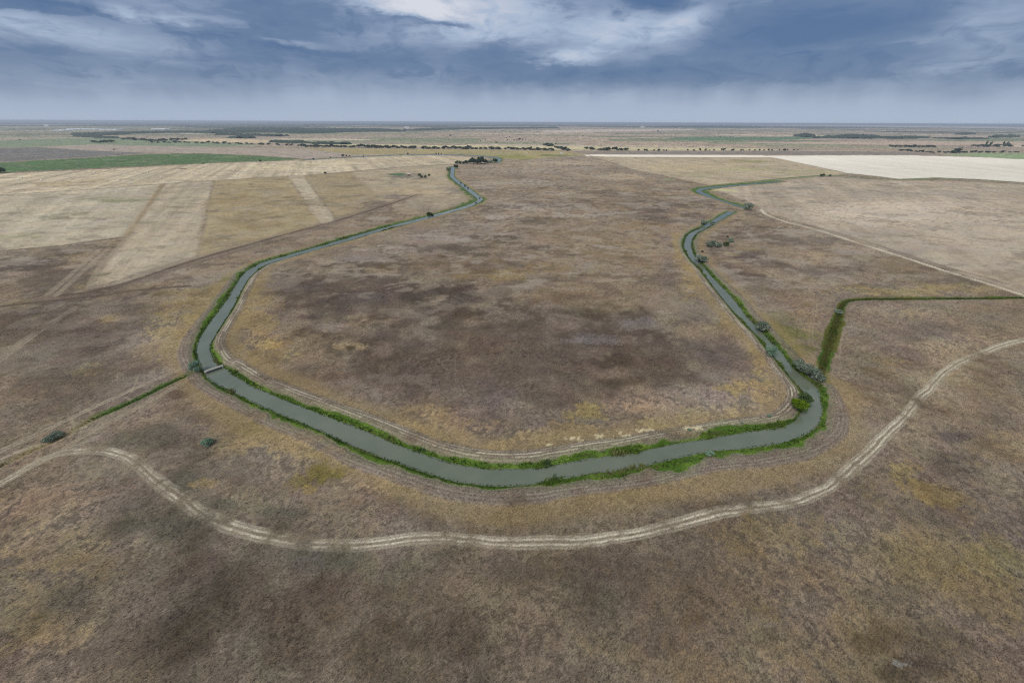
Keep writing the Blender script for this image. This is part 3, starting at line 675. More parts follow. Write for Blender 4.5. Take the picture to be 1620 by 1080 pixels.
    def ruts(L, offs, half, c, st, rmax):
        d, s, p = line_dist(X, Y, L, rmax)
        k = np.nonzero(d < 1e8)[0]
        sg = d[k] * s[k]
        wn = 0.75 * fbm(X[k], Y[k], 22, 11, 3)
        for o, amp in offs:
            h = np.maximum(half, 0.35 * sp[k])
            w = sstep(h * 1.7, h * 0.35, np.abs(sg - o - wn * (1 + 0.2 * o) + 0.15 * n4[k])) * amp * st * np.minimum(1, half / h * 1.2)
            w = w * np.clip(0.7 + 0.6 * n12[k] + 0.45 * n4[k] + 0.35 * n1[k], 0, 1.1)
            C[k] += np.clip(w, 0, 1)[:, None].astype(np.float32) * (np.asarray(alb(c), np.float32) - C[k])

    line(ROAD_WEST, 3.5, (112, 100, 94), .85, 1.5)
    line(ROAD_MID, 11, (112, 98, 91), .55, 8, 4)
    line(ROAD_MID, 1.8, (80, 69, 63), .95, 1.4)
    line(T((150, 466), (230, 440), (320, 414), (420, 386), (500, 364)), 1.0, (96, 84, 77), .7, 1.2)
    line(T((120, 462), (200, 441), (300, 410), (390, 384)), 1.4, (150, 137, 122), .5, 1.2)
    line(ROAD_MID_B, 2.2, (92, 80, 74), .85, 1.5)
    line(ROAD_MID_C, 1.6, (82, 71, 66), .9, 1.2)
    line(T((256, 294), (230, 330), (200, 372)), 3.5, (150, 130, 100), .5, 3, 2)
    for a in (((172, 392), (130, 430), (88, 468)), ((158, 394), (118, 430), (76, 466)), ((198, 380), (160, 420), (140, 455))):
        line(T(*a), 1.8, (148, 135, 120), .75, 1.3)
    ruts(TRACK_WEST, ((-1.2, 1), (1.2, 1), (3.2, .6)), 0.7, (148, 136, 122), .7, 8)
    line(T((0, 470), (60, 452), (130, 440)), 1.2, (138, 124, 104), .4)
    # steppe tracks
    d, s, p = line(TRACK_FRONT, 1.3, (136, 125, 110), .7, 1.4, .6)
    track_front = d
    ruts(TRACK_FRONT, ((-0.8, 1), (0.85, 1), (1.75, .5), (-1.9, .35)), 0.36, (186, 177, 162), .9, 7)
    d, s, p = line(TRACK_EAST, 2.3, (172, 160, 145), 1.0, 1.2, .3)
    track_east = d
    ruts(TRACK_EAST, ((-0.8, 1), (0.9, 1)), 0.6, (202, 190, 174), 1.0, 7)
    k = np.nonzero(track_east < 1e8)[0]
    line(T((1240, 345), (1350, 376), (1480, 417), (1590, 448)), 2.2, (112, 100, 92), .65, 1.5)
    d, s, p = line(TRACK_NORTH, 5.0, (118, 107, 98), .7, 2.5)
    track_north = d
    ruts(TRACK_NORTH, ((-4.5, .7), (3.5, 1.0)), 1.5, (170, 156, 140), .8, 12)
    line(DTRACK_A, 1.4, (128, 116, 104), .6)
    ruts(DTRACK_A, ((-0.9, 1), (0.9, 1)), 0.45, (158, 146, 132), .95, 6)
    line(DTRACK_B, 1.2, (140, 127, 112), .7)
    ruts(DTRACK_B, ((-1.0, .7), (1.0, .8)), 0.4, (158, 146, 130), .7, 6)
    ruts(T((300, 600), (250, 630), (200, 668), (160, 700), (130, 712)), ((0, .8), (1.8, .6)), 0.45, (142, 128, 112), .6, 6)
    ruts(T((150, 693), (120, 705), (90, 716), (60, 728)), ((0, .8), (1.6, .7)), 0.5, (158, 150, 136), .7, 6)
    ruts(T((1352, 740), (1380, 790), (1412, 830), (1440, 870)), ((0, .6),), 0.3, (152, 138, 118), .4, 5)
    ruts(T((1290, 480), (1285, 520), (1285, 560)), ((-1, .7), (1, .7)), 0.5, (156, 140, 118), .5, 5)
    ruts(T((1330, 500), (1322, 550), (1318, 600)), ((0, .7), (2.2, .7)), 0.4, (156, 142, 124), .5, 6)
    ruts(T((1315, 612), (1400, 625), (1460, 634)), ((0, .7),), 0.25, (156, 142, 120), .35, 4)
    ruts(T((745, 830), (760, 900), (790, 1010), (806, 1060)), ((0, .5),), 0.2, (140, 128, 112), .45, 3)
    ruts(T((380, 905), (500, 907), (640, 908), (780, 907)), ((0, .5),), 0.2, (134, 124, 110), .4, 3)
    ruts(T((730, 796), (715, 820), (700, 838)), ((0, .6), (0.9, .6)), 0.25, (142, 130, 114), .4, 3)
    # cracked clay scars by the left ditch
    for a in (((200, 628), (208, 634)), ((170, 645), (178, 656)), ((140, 648), (150, 660)), ((112, 662), (118, 674)), ((208, 620), (218, 598))):
        line(T(*a), 0.4, (160, 146, 128), .6, .5, .2)
    for a in (((0, 726), (35, 712), (70, 700)), ((125, 678), (134, 675)), ((200, 641), (215, 634))):
        line(T(*a), 0.6, (186, 174, 158), .7, .5, .3)
    # ditches
    d, s, p = line_dist(X, Y, DITCH_WEST, 9)
    k = np.nonzero(d < 1e8)[0]
    wet = sstep(46, 34, p[k])
    c = alb((76, 98, 46)) * wet[:, None] + alb((134, 122, 84)) * (1 - wet)[:, None]
    w = sstep(3.0, 1.6, d[k] + 0.6 * n4[k]) * (0.45 + 0.5 * wet)
    C[k] += w[:, None].astype(np.float32) * (c.astype(np.float32) - C[k])
    Z[k] -= 0.7 * sstep(2.6, 0.6, d[k])
    d, s, p = line_dist(X, Y, DITCH_EAST, 12)
    k = np.nonzero(d < 1e8)[0]
    near = sstep(120, 90, p[k])
    half = (2.4 + 1.1 * near) * np.clip(1 + 0.3 * n12[k] + 0.15 * n4[k], 0.5, 1.6)
    mott = sstep(-0.2, 0.7, n12[k])
    c = alb((64, 88, 34)) * (1 - mott)[:, None] + alb((84, 86, 40)) * mott[:, None]
    C[k] += (sstep(half + 0.8, half - 0.5, d[k] + 0.3 * n4[k]) * 0.95)[:, None].astype(np.float32) * (c.astype(np.float32) - C[k])
    Z[k] -= 0.9 * sstep(half, half * 0.4, d[k])
    rim = sstep(half + 3.5, half + 1.2, d[k] + n4[k]) * sstep(half + 0.4, half + 1.2, d[k]) * (1 - near)
    C[k] += (rim * 0.5)[:, None].astype(np.float32) * (np.asarray(alb((112, 98, 88)), np.float32) - C[k])
    d, s, p = line_dist(X, Y, DITCH_NE, 30)
    k = np.nonzero(d < 1e8)[0]
    sg = d[k] * s[k]
    wd = 7 + 4 * n40[k]
    C[k] += (sstep(wd + 4, wd - 3, np.abs(sg + 3)) * 0.8)[:, None].astype(np.float32) * (np.asarray(alb((112, 128, 92)), np.float32) - C[k])
    C[k] += (sstep(4.5, 2, np.abs(sg)) * 0.9)[:, None].astype(np.float32) * (np.asarray(alb((80, 98, 70)), np.float32) - C[k])

    # -------------------------------------------------- canals and their banks
    def canal(A, B, ST, xs, rmax, grass, deep=1.5):
        poly = np.vstack([A, B[::-1]])
        lo, hi = poly.min(0) - rmax, poly.max(0) + rmax
        k0 = np.nonzero((X > lo[0]) & (X < hi[0]) & (Y > lo[1]) & (Y < hi[1]))[0]
        if not len(k0):
            return np.full(n, 1e9)
        x, y = X[k0], Y[k0]
        dA, sA, pA = line_dist(x, y, A, rmax, ST)
        dB, sB, pB = line_dist(x, y, B, rmax, ST)
        dAB = np.minimum(dA, dB)
        kk = np.nonzero(dAB < 1e8)[0]
        if not len(kk):
            return np.full(n, 1e9)
        x, y, k = x[kk], y[kk], k0[kk]
        dA, dB, pA, pB, sA, sB = dA[kk], dB[kk], pA[kk], pB[kk], sA[kk], sB[kk]
        side_b = dB < dA
        d = np.where(side_b, dB, dA)
        p = np.where(side_b, pB, pA)
        inside = np.where(side_b, sB, sA) * np.where(side_b, -1, 1) * INSIDE[id(A)] > 0
        inside &= (p > ST[0] + 1e-4) & (p < ST[-1] - 1e-4)      # not past the ends of the reach
        g = np.where(side_b, np.interp(p, xs[:, 0], xs[:, 3]), np.interp(p, xs[:, 0], xs[:, 1]))
        so = np.where(side_b, np.interp(p, xs[:, 0], xs[:, 4]), np.interp(p, xs[:, 0], xs[:, 2]))
        sdist = np.where(inside, -d, d)
        jit = np.clip(1 + 0.55 * n12[k] + 0.3 * n40[k] + 0.25 * n4[k], 0.25, 1.9)
        g0 = g
        g = g * jit
        # ochre fringe, spoil strip with ruts, green belt
        oc = sstep(so + 11, so + 3, sdist + 3 * n40[k]) * sstep(so - 1, so + 1, sdist) * 0.45
        C[k] += oc[:, None].astype(np.float32) * (np.asarray(alb((146, 127, 92)), np.float32) - C[k])
        strip = sstep(so + 0.8, so - 0.6, sdist + 0.5 * n4[k]) * (so > g + 0.3)
        sc_in = np.asarray(alb((128, 118, 107)), np.float32)
        sc_out = np.asarray(alb((120, 108, 102)), np.float32)
        sc_in = sc_in + sstep(42, 46, p)[:, None].astype(np.float32) * (np.asarray(alb((116, 105, 96)), np.float32) - sc_in)
        cs = np.where(side_b[:, None], sc_in, sc_out)
        C[k] += (strip * np.clip(0.62 + 0.35 * n12[k], 0.2, 0.95))[:, None].astype(np.float32) * (cs * (1 + 0.16 * n4[k] + 0.12 * n12[k])[:, None] - C[k])
        wn = 0.6 * fbm(x, y, 30, 12, 2)
        for f, amp in ((0.22, .45), (0.46, .9), (0.70, .95), (0.92, .4)):
            o = g0 + (so - g0) * f + wn * 0.5
            h = np.maximum(0.26, 0.35 * sp[k])
            w = sstep(h * 1.8, h * 0.4, np.abs(sdist - o)) * amp * strip * (0.55 + 0.45 * np.sign(np.sin(p * 2.1 + 9 * f) + 0.6)) * np.where(side_b, 1.0, 0.55) * np.minimum(1, 0.4 / h) * np.clip(0.8 + 0.6 * n12[k], 0, 1.2)
            cr = np.where(side_b[:, None], np.asarray(alb((186, 176, 160)), np.float32), np.asarray(alb((152, 142, 130)), np.float32))
            C[k] += (w * 0.85)[:, None].astype(np.float32) * (cr - C[k])
            w = sstep(h * 1.8, h * 0.4, np.abs(sdist - o - 0.75)) * amp * strip * np.where(side_b, 0.6, 0.35) * np.minimum(1, 0.4 / h)
            C[k] += w[:, None].astype(np.float32) * (np.asarray(alb((90, 80, 74)), np.float32) - C[k])
        gv = fbm(x, y, 9, 13, 3)
        cg = np.asarray(alb((66, 92, 30)), np.float32) + (sstep(-0.3, 0.8, gv))[:, None].astype(np.float32) * (np.asarray(alb((92, 116, 46)), np.float32) - np.asarray(alb((66, 92, 30)), np.float32))
        farg = sstep(260, 420, y)
        cg = cg + (farg * 0.75)[:, None].astype(np.float32) * (np.asarray(alb((80, 100, 64)), np.float32) - cg)
        olive = sstep(g * 2.1 + 1.5, g, sdist + 0.5 * n4[k]) * 0.45
        C[k] += olive[:, None].astype(np.float32) * (np.asarray(alb((108, 112, 84)), np.float32) - C[k])
        C[k] += (sstep(g + 0.5, g - 0.4, sdist) * 0.95)[:, None].astype(np.float32) * (cg - C[k])
        # bed and mud under the water
        C[k] += sstep(0.1, -0.6, sdist)[:, None].astype(np.float32) * (np.asarray((0.06, 0.06, 0.045), np.float32) - C[k])
        zz = -0.78 * sstep(np.maximum(g, 1.4), 0.15, sdist) - deep * sstep(0.0, -2.0, sdist)
        berm = 0.55 * sstep(g + 0.5, g + 2.0, sdist) * sstep(so + 1.5, so - 1.5, sdist) * (so > g + 1)
        Z[k] = np.minimum(Z[k], 0) + zz + berm
        full = np.full(n, 1e9)
        full[k] = sdist
        return full

    canal(CA, CB, CST, XS, 34, True)
    xe = np.array([(0, 2.5, 2.5, 6, 6), (3, 2.5, 2.5, 8, 8), (5, 9, 9, 14, 14), (8, 10, 10, 5, 5), (10, 10, 10, 6, 6)], float)
    canal(EA, EB, EST, xe, 34, True)
    xf = np.array([(0, 10, 10, 5, 5), (3, 8, 8, 8, 8), (8, 8, 8, 6, 6)], float)
    canal(FA, FB, FST, xf, 40, True)
    # white dried weeds beside the inner bank
    for (px, py, rx, ry) in ((912, 696, 13, 4), (955, 690, 10, 4), (985, 690, 12, 5), (1018, 680, 10, 4), (872, 703, 8, 1.5), (1100, 678, 20, 2)):
        c0 = gp(np.array([px]), np.array([py]))[0]
        k = np.nonzero((np.abs(X - c0[0]) < 12) & (np.abs(Y - c0[1]) < 9))[0]
        if len(k):
            m = 120 / (0.866 * (py - 192))
            r = np.hypot((X[k] - c0[0]) / (rx * m), (Y[k] - c0[1]) / (ry * m * 1.6)) + 1.5 * fbm(X[k], Y[k], 1.8, 16, 3) + 0.3 * n12[k]
            C[k] += (sstep(0.75, 0.3, r) * 0.6)[:, None].astype(np.float32) * (np.asarray(alb((208, 194, 162)), np.float32) - C[k])
    # ash specks in the burnt hollow, front right
    c0 = gp(np.array([1424.0]), np.array([1051.0]))[0]
    k = np.nonzero((np.abs(X - c0[0]) < 8) & (np.abs(Y - c0[1]) < 4))[0]
    if len(k):
        r = np.hypot((X[k] - c0[0]) / 3.2, (Y[k] - c0[1]) / 0.7) + 1.3 * fbm(X[k], Y[k], 1.0, 14, 3)
        C[k] += (sstep(0.7, 0.2, r) * 0.3)[:, None].astype(np.float32) * (np.asarray(alb((170, 172, 176)), np.float32) - C[k])
    grain = np.where(fid > 0, 0.45, 1.0) * (1 - 0.75 * sstep(500, 1600, Y))
    SURVEY['grain'] = grain.astype(np.float32)
    return np.clip(C, 0.006, 0.85), Z, fid, track_front, track_east, track_north


def shoelace(A, B):
    P = np.vstack([A, B[::-1]])
    return 0.5 * np.sum(P[:, 0] * np.roll(P[:, 1], -1) - np.roll(P[:, 0], -1) * P[:, 1])


# which side of bank A's line the water lies on (+1: left of travel)
INSIDE = {id(A): (1 if shoelace(A, B) > 0 else -1) for A, B in ((CA, CB), (EA, EB), (FA, FB))}


# ------------------------------------------------------------------ object helpers
def tag(o, label=None, cat=None, group=None, kind=None):
    for k, v in (('label', label), ('category', cat), ('group', group), ('kind', kind)):
        if v:
            o[k] = v
    return o


def np_mesh(name, V, F, mat, colors=None, smooth=False):
    """mesh from numpy: V (n,3), F (m,3 or 4)"""
    me = bpy.data.meshes.new(name)
    V = np.asarray(V, np.float32)
    F = np.asarray(F, np.int32)
    k = F.shape[1]
    me.vertices.add(len(V))
    me.vertices.foreach_set('co', V.ravel())
    me.loops.add(F.size)
    me.loops.foreach_set('vertex_index', F.ravel())
    me.polygons.add(len(F))
    me.polygons.foreach_set('loop_start', np.arange(0, F.size, k, dtype=np.int32))
    me.update(calc_edges=True)
    if smooth:
        me.polygons.foreach_set('use_smooth', np.ones(len(F), bool))
    if colors is not None:
        at = me.color_attributes.new('Col', 'FLOAT_COLOR', 'POINT')
        c = np.ones((len(V), 4), np.float32)
        c[:, :colors.shape[1]] = colors
        at.data.foreach_set('color', c.ravel())
    if mat:
        me.materials.append(mat)
    return me


def link(name, me, parent=None, loc=(0, 0, 0)):
    o = bpy.data.objects.new(name, me)
    col.objects.link(o)
    o.location = loc
    if parent:
        o.parent = parent
    return o


class MB:
    """collects boxes and tapered tubes into one mesh"""

    def __init__(s):
        s.v, s.f = [], []

    def box(s, c, size, rz=0.0, taper=1.0):
        b = len(s.v)
        ca, sa = math.cos(rz), math.sin(rz)
        for dz in (-0.5, 0.5):
            k = taper if dz > 0 else 1
            for dx, dy in ((-.5, -.5), (.5, -.5), (.5, .5), (-.5, .5)):
                x, y = dx * size[0] * k, dy * size[1] * k
                s.v.append((c[0] + x * ca - y * sa, c[1] + x * sa + y * ca, c[2] + dz * size[2]))
        s.f += [tuple(b + i for i in q) for q in ((3, 2, 1, 0), (4, 5, 6, 7), (0, 1, 5, 4), (1, 2, 6, 5), (2, 3, 7, 6), (3, 0, 4, 7))]
        return s

    def tube(s, pts, rad, n=7):
        b = len(s.v)
        for i, p in enumerate(pts):
            p = Vector(p)
            d = (Vector(pts[min(i + 1, len(pts) - 1)]) - Vector(pts[max(i - 1, 0)])).normalized()
            u = d.orthogonal().normalized()
            w = d.cross(u)
            for j in range(n):
                a = 2 * math.pi * j / n
                s.v.append(tuple(p + rad[i] * (math.cos(a) * u + math.sin(a) * w)))
        for i in range(len(pts) - 1):
            for j in range(n):
                s.f.append((b + i * n + j, b + i * n + (j + 1) % n, b + (i + 1) * n + (j + 1) % n, b + (i + 1) * n + j))
        s.f.append(tuple(b + j for j in range(n))[::-1])
        s.f.append(tuple(b + (len(pts) - 1) * n + j for j in range(n)))
        return s

    def mesh(s, name, mat, smooth=False):
        me = bpy.data.meshes.new(name)
        me.from_pydata(s.v, [], s.f)
        bm = bmesh.new()
        bm.from_mesh(me)
        bmesh.ops.recalc_face_normals(bm, faces=bm.faces)
        bm.to_mesh(me)
        bm.free()
        if smooth:
            me.polygons.foreach_set('use_smooth', np.ones(len(me.polygons), bool))
        me.materials.append(mat)
        return me


# ------------------------------------------------------------------ materials
def new_mat(name):
    m = bpy.data.materials.new(name)
    m.use_nodes = True
    m.node_tree.nodes.clear()
    x = NX(m.node_tree)
    out = m.node_tree.nodes.new('ShaderNodeOutputMaterial')
    return m, x, out


def ground_material():
    m, x, out = new_mat('steppe')
    nt = m.node_tree
    at = nt.nodes.new('ShaderNodeAttribute')
    at.attribute_name = 'Col'
    geo = nt.nodes.new('ShaderNodeNewGeometry')
    mp = nt.nodes.new('ShaderNodeMapping')
    mp.vector_type = 'TEXTURE'
    mp.inputs['Rotation'].default_value = (0, 0, R(38))
    mp.inputs['Scale'].default_value = (1.9, 1.0, 1.0)
    nt.links.new(geo.outputs['Position'], mp.inputs[0])
    nA = x.noise(mp.outputs[0], 2.3, 3, 0.7)
    nB = x.noise(geo.outputs['Position'], 4.6, 2, 0.7)
    nC = x.noise(mp.outputs[0], 0.7, 4, 0.65, 0.3)
    g = x.add(x.mul(x.sub(nA, 0.5), 2.2), x.mul(x.sub(nB, 0.5), 1.7), x.mul(x.sub(nC, 0.5), 1.0))
    fac = x.m('MAXIMUM', x.add(1.0, x.mul(g, at.outputs['Alpha'])), 0.3)
    cc = x.xyz(fac, fac, x.add(x.mul(fac, 0.94), 0.05))
    c = x.mix(1.0, at.outputs['Color'], cc, 'MULTIPLY')
    bs = nt.nodes.new('ShaderNodeBsdfDiffuse')
    nt.links.new(c, bs.inputs['Color'])
    bump = nt.nodes.new('ShaderNodeBump')
    bump.inputs['Strength'].default_value = 0.8
    bump.inputs['Distance'].default_value = 0.5
    x.val(bump.inputs['Height'], x.add(x.mul(nA, 0.6), x.mul(nB, 0.3)))
    nt.links.new(bump.outputs[0], bs.inputs['Normal'])
    nt.links.new(bs.outputs[0], out.inputs['Surface'])
    return m


def plain_ground_material():
    m, x, out = new_mat('far_steppe')
    nt = m.node_tree
    geo = nt.nodes.new('ShaderNodeNewGeometry')
    nA = x.noise(geo.outputs['Position'], 0.02, 6, 0.6)
    c = x.ramp(nA, [(0.3, tuple(alb((108, 95, 84)))), (0.7, tuple(alb((142, 126, 106))))])
    bs = nt.nodes.new('ShaderNodeBsdfDiffuse')
    nt.links.new(c, bs.inputs['Color'])
    nt.links.new(bs.outputs[0], out.inputs['Surface'])
    return m


def water_material():
    m, x, out = new_mat('canal_water')
    nt = m.node_tree
    geo = nt.nodes.new('ShaderNodeNewGeometry')
    n1 = x.noise(geo.outputs['Position'], 0.05, 4, 0.6)
    n2 = x.noise(geo.outputs['Position'], 1.7, 3, 0.6)
    c = x.ramp(n1, [(0.25, (0.096, 0.116, 0.080)), (0.5, (0.118, 0.138, 0.098)), (0.75, (0.140, 0.156, 0.118))])
    p = nt.nodes.new('ShaderNodeBsdfPrincipled')
    nt.links.new(c, p.inputs['Base Color'])
    x.val(p.inputs['Roughness'], x.rng(x.noise(geo.outputs['Position'], 0.11, 5, 0.6, 0.5), 0.35, 0.65, 0.05, 0.28))
    p.inputs['IOR'].default_value = 1.45
    b = nt.nodes.new('ShaderNodeBump')
    b.inputs['Strength'].default_value = 0.25
    b.inputs['Distance'].default_value = 0.04
    x.val(b.inputs['Height'], n2)
    nt.links.new(b.outputs[0], p.inputs['Normal'])
    nt.links.new(p.outputs[0], out.inputs['Surface'])
    return m


def leaf_material(name, dark, light):
    m, x, out = new_mat(name)
    nt = m.node_tree
    at = nt.nodes.new('ShaderNodeAttribute')
    at.attribute_name = 'Col'
    sep = nt.nodes.new('ShaderNodeSeparateColor')
    nt.links.new(at.outputs['Color'], sep.inputs[0])
    oi = nt.nodes.new('ShaderNodeObjectInfo')
    f = x.add(sep.outputs[0], x.mul(x.sub(oi.outputs['Random'], 0.5), 0.25))
    c = x.ramp(f, [(0.0, dark), (1.0, light)])
    d = nt.nodes.new('ShaderNodeBsdfDiffuse')
    t = nt.nodes.new('ShaderNodeBsdfTranslucent')
    nt.links.new(c, d.inputs[0])
    nt.links.new(c, t.inputs[0])
    mx = nt.nodes.new('ShaderNodeMixShader')
    mx.inputs[0].default_value = 0.22
    nt.links.new(d.outputs[0], mx.inputs[1])
    nt.links.new(t.outputs[0], mx.inputs[2])
    nt.links.new(mx.outputs[0], out.inputs['Surface'])
    return m


def rough_material(name, c0, c1, scale, rough=0.9):
    m, x, out = new_mat(name)
    nt = m.node_tree
    tc = nt.nodes.new('ShaderNodeTexCoord')
    n = x.noise(tc.outputs['Object'], scale, 5, 0.65)
    c = x.ramp(n, [(0.3, c0), (0.7, c1)])
    p = nt.nodes.new('ShaderNodeBsdfPrincipled')
    nt.links.new(c, p.inputs['Base Color'])
    p.inputs['Roughness'].default_value = rough
    nt.links.new(p.outputs[0], out.inputs['Surface'])
    return m


def attr_material(name):
    m, x, out = new_mat(name)
    nt = m.node_tree
    at = nt.nodes.new('ShaderNodeAttribute')
    at.attribute_name = 'Col'
    d = nt.nodes.new('ShaderNodeBsdfDiffuse')
    t = nt.nodes.new('ShaderNodeBsdfTranslucent')
    nt.links.new(at.outputs['Color'], d.inputs[0])
    nt.links.new(at.outputs['Color'], t.inputs[0])
    mx = nt.nodes.new('ShaderNodeMixShader')
    mx.inputs[0].default_value = 0.3
    nt.links.new(d.outputs[0], mx.inputs[1])
    nt.links.new(t.outputs[0], mx.inputs[2])
    nt.links.new(mx.outputs[0], out.inputs['Surface'])
    return m


M_GROUND = ground_material()
M_PLAIN = plain_ground_material()
M_WATER = water_material()
M_SILVER = leaf_material('silver_leaf', (0.10, 0.135, 0.095), (0.38, 0.44, 0.34))
M_GREEN = leaf_material('green_leaf', (0.035, 0.066, 0.023), (0.109, 0.172, 0.055))
M_BRIGHT = leaf_material('bright_leaf', (0.039, 0.094, 0.006), (0.172, 0.265, 0.016))
M_TEAL = leaf_material('blue_green_leaf', (0.09, 0.17, 0.11), (0.30, 0.43, 0.30))
M_DARK = leaf_material('dark_leaf', (0.016, 0.035, 0.017), (0.058, 0.094, 0.043))
M_WOOD = leaf_material('far_wood', (0.04, 0.06, 0.046), (0.115, 0.145, 0.11))
M_FAR = leaf_material('far_leaf', (0.035, 0.055, 0.035), (0.12, 0.155, 0.095))
M_BARK = rough_material('bark', (0.05, 0.04, 0.032), (0.12, 0.10, 0.08), 3.0)
M_TUFT = attr_material('grass_blade')
M_CONCRETE = rough_material('worn_concrete', (0.22, 0.215, 0.18), (0.33, 0.32, 0.27), 1.5)
M_TIMBER = rough_material('weathered_timber', (0.08, 0.075, 0.065), (0.18, 0.165, 0.14), 2.0)
M_STRAW = rough_material('straw', (0.72, 0.68, 0.58), (0.84, 0.81, 0.72), 2.0)
M_WHITE = rough_material('white_wall', (0.60, 0.60, 0.58), (0.74, 0.74, 0.72), 0.4, 0.7)
M_BRICK = rough_material('red_brick', (0.28, 0.12, 0.08), (0.38, 0.19, 0.13), 1.2)
M_ROOF = rough_material('grey_sheet_roof', (0.42, 0.42, 0.41), (0.58, 0.58, 0.57), 0.8, 0.6)
M_GLASSHOUSE = rough_material('glasshouse_skin', (0.60, 0.64, 0.66), (0.74, 0.76, 0.78), 0.02, 0.3)
M_DARKOPEN = rough_material('dark_opening', (0.015, 0.015, 0.018), (0.03, 0.03, 0.035), 1.0, 0.4)

# ------------------------------------------------------------------ the plain
NCOL, NROW = 1180, 830
u = np.linspace(-1, 1, NCOL)
u = np.concatenate([np.linspace(-2.6, -1.06, 22, endpoint=False), u * 1.06, np.linspace(1.06, 2.6, 23)[1:]])
q = np.concatenate([np.linspace(980, 892, 20, endpoint=False), np.linspace(892, 130, 560, endpoint=False),
                    np.linspace(130, 14, 200, endpoint=False), np.geomspace(14, 0.85, 70)])
q = np.concatenate([q])
COS, SIN = math.cos(PITCH), math.sin(PITCH)
rowY = H * (FPX / (COS * COS) / q - SIN / COS)
halfw = 810.0 * H / (COS * q)
GX = (u[None, :] * halfw[:, None])
GY = np.repeat(rowY[:, None], len(u), 1)
# the photograph's horizon leans a quarter of a degree with the camera only: the plain itself is level
nr, nc = GX.shape
X, Y = GX.ravel(), GY.ravel()
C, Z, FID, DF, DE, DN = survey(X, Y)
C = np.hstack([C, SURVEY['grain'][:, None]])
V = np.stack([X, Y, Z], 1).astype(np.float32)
i = np.arange(nr * nc).reshape(nr, nc)
F = np.stack([i[:-1, :-1], i[:-1, 1:], i[1:, 1:], i[1:, :-1]], -1).reshape(-1, 4)
face_v = F[:, 0]
owner = FID[face_v].copy()
owner[DF[face_v] < 3.0] = 101
owner[DE[face_v] < 3.0] = 102
owner[DN[face_v] < 6.0] = 103


def sub_sheet(name, mask, extra=None):
    f = F[mask]
    used, inv = np.unique(f, return_inverse=True)
    v, c = V[used], C[used]
    f = inv.reshape(f.shape)
    if extra is not None:
        f = np.vstack([f, extra[1] + len(v)])
        v = np.vstack([v, extra[0]])
        c = np.vstack([c, np.repeat(np.append(np.asarray(alb((124, 109, 94))), 0.3).astype(np.float32)[None], len(extra[0]), 0)])
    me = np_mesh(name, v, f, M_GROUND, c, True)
    return link(name, me)


# a deeper sheet carries the plain on beside and behind the viewpoint
S = 115000.0
xs_ = np.array([-S, -20000, -4000, -900, 0, 900, 4000, 20000, S])
gx, gy = np.meshgrid(xs_, xs_)
ev = np.stack([gx.ravel(), gy.ravel(), np.full(gx.size, -3.2)], 1).astype(np.float32)
ii = np.arange(gx.size).reshape(gx.shape)
ef = np.stack([ii[:-1, :-1], ii[:-1, 1:], ii[1:, 1:], ii[1:, :-1]], -1).reshape(-1, 4)
tag(sub_sheet('ground', owner == 0, (ev, ef)), 'dry brown steppe with patches of ochre grass and burnt soil', kind='structure')
FIELD_LABELS = [
    'pale striped stubble field with scattered bales', 'pale mown field along the left edge of the picture', 'pale mown strip left of the ochre field',
    'ochre field between two pale strips', 'narrow pale mown strip running to the canal', 'ochre field right of the narrow pale strip',
    'patchy pasture around the red hut', 'long green field behind the striped stubble', 'lilac fallow field behind the long green field',
    'dark grey fallow field at the far left', 'bright cream stubble field at the far right, its sunlight painted in', 'thin cream strip of stubble behind the island',
    'thin dark ploughed strip in front of the tree row', 'thin yellow strip behind the tree row', 'olive meadow beyond the far canal',
    'wide tan field right of the canal fork', 'tan field left of the cream stubble', 'grey green meadow at the far left', 'small cream field among left tree rows',
    'thin far green strip right of centre', 'pale green field at the right edge', 'far pinkish strip at right', 'far pale strip near the right horizon', 'far pale strip near the middle horizon']
for fi, (name, *_rest) in enumerate(FIELDS):
    mk = owner == fi + 1
    if mk.any():
        tag(sub_sheet(name, mk), FIELD_LABELS[fi], kind='structure')
tag(sub_sheet('dirt_track', owner == 101), 'pale rutted dirt track curving across the foreground', kind='structure')
tag(sub_sheet('dirt_track', owner == 102), 'pale straight dirt track crossing the right side', kind='structure')
tag(sub_sheet('dirt_track', owner == 103), 'grey farm track running down to the right canal', kind='structure')


# ------------------------------------------------------------------ water
def water_sheet(A, B, label, seed):
    n = len(A)
    rs = np.arange(n)
    mid = (A + B) / 2
    dirA = A - mid
    wA = np.linalg.norm(dirA, axis=1)[:, None]
    ja = fbm(A[:, 0], A[:, 1], 5, seed, 3)[:, None] * 0.45
    jb = fbm(B[:, 0], B[:, 1], 5, seed + 1, 3)[:, None] * 0.45
    A2 = A + dirA / wA * (ja + 0.1)
    B2 = B - dirA / wA * (jb + 0.1)
    cols = [A2 + (B2 - A2) * t for t in (0, .25, .5, .75, 1)]
    v = np.stack(cols, 1).reshape(-1, 2)
    v = np.hstack([v, np.full((len(v), 1), WATER_Z)])
    k = np.arange(n * 5).reshape(n, 5)
    f = np.stack([k[:-1, :-1], k[:-1, 1:], k[1:, 1:], k[1:, :-1]], -1).reshape(-1, 4)
    if INSIDE[id(A)] < 0:
        f = f[:, ::-1]
    return tag(link('canal_water', np_mesh('canal_water', v, f, M_WATER)), label, kind='structure')


water_sheet(CA, CB, 'grey green canal looping round the brown island', 40)
water_sheet(EA, EB, 'thin bend of canal beyond the earth dam at right', 42)
water_sheet(FA, FB, 'far canal reach glinting behind the striped stubble', 44)


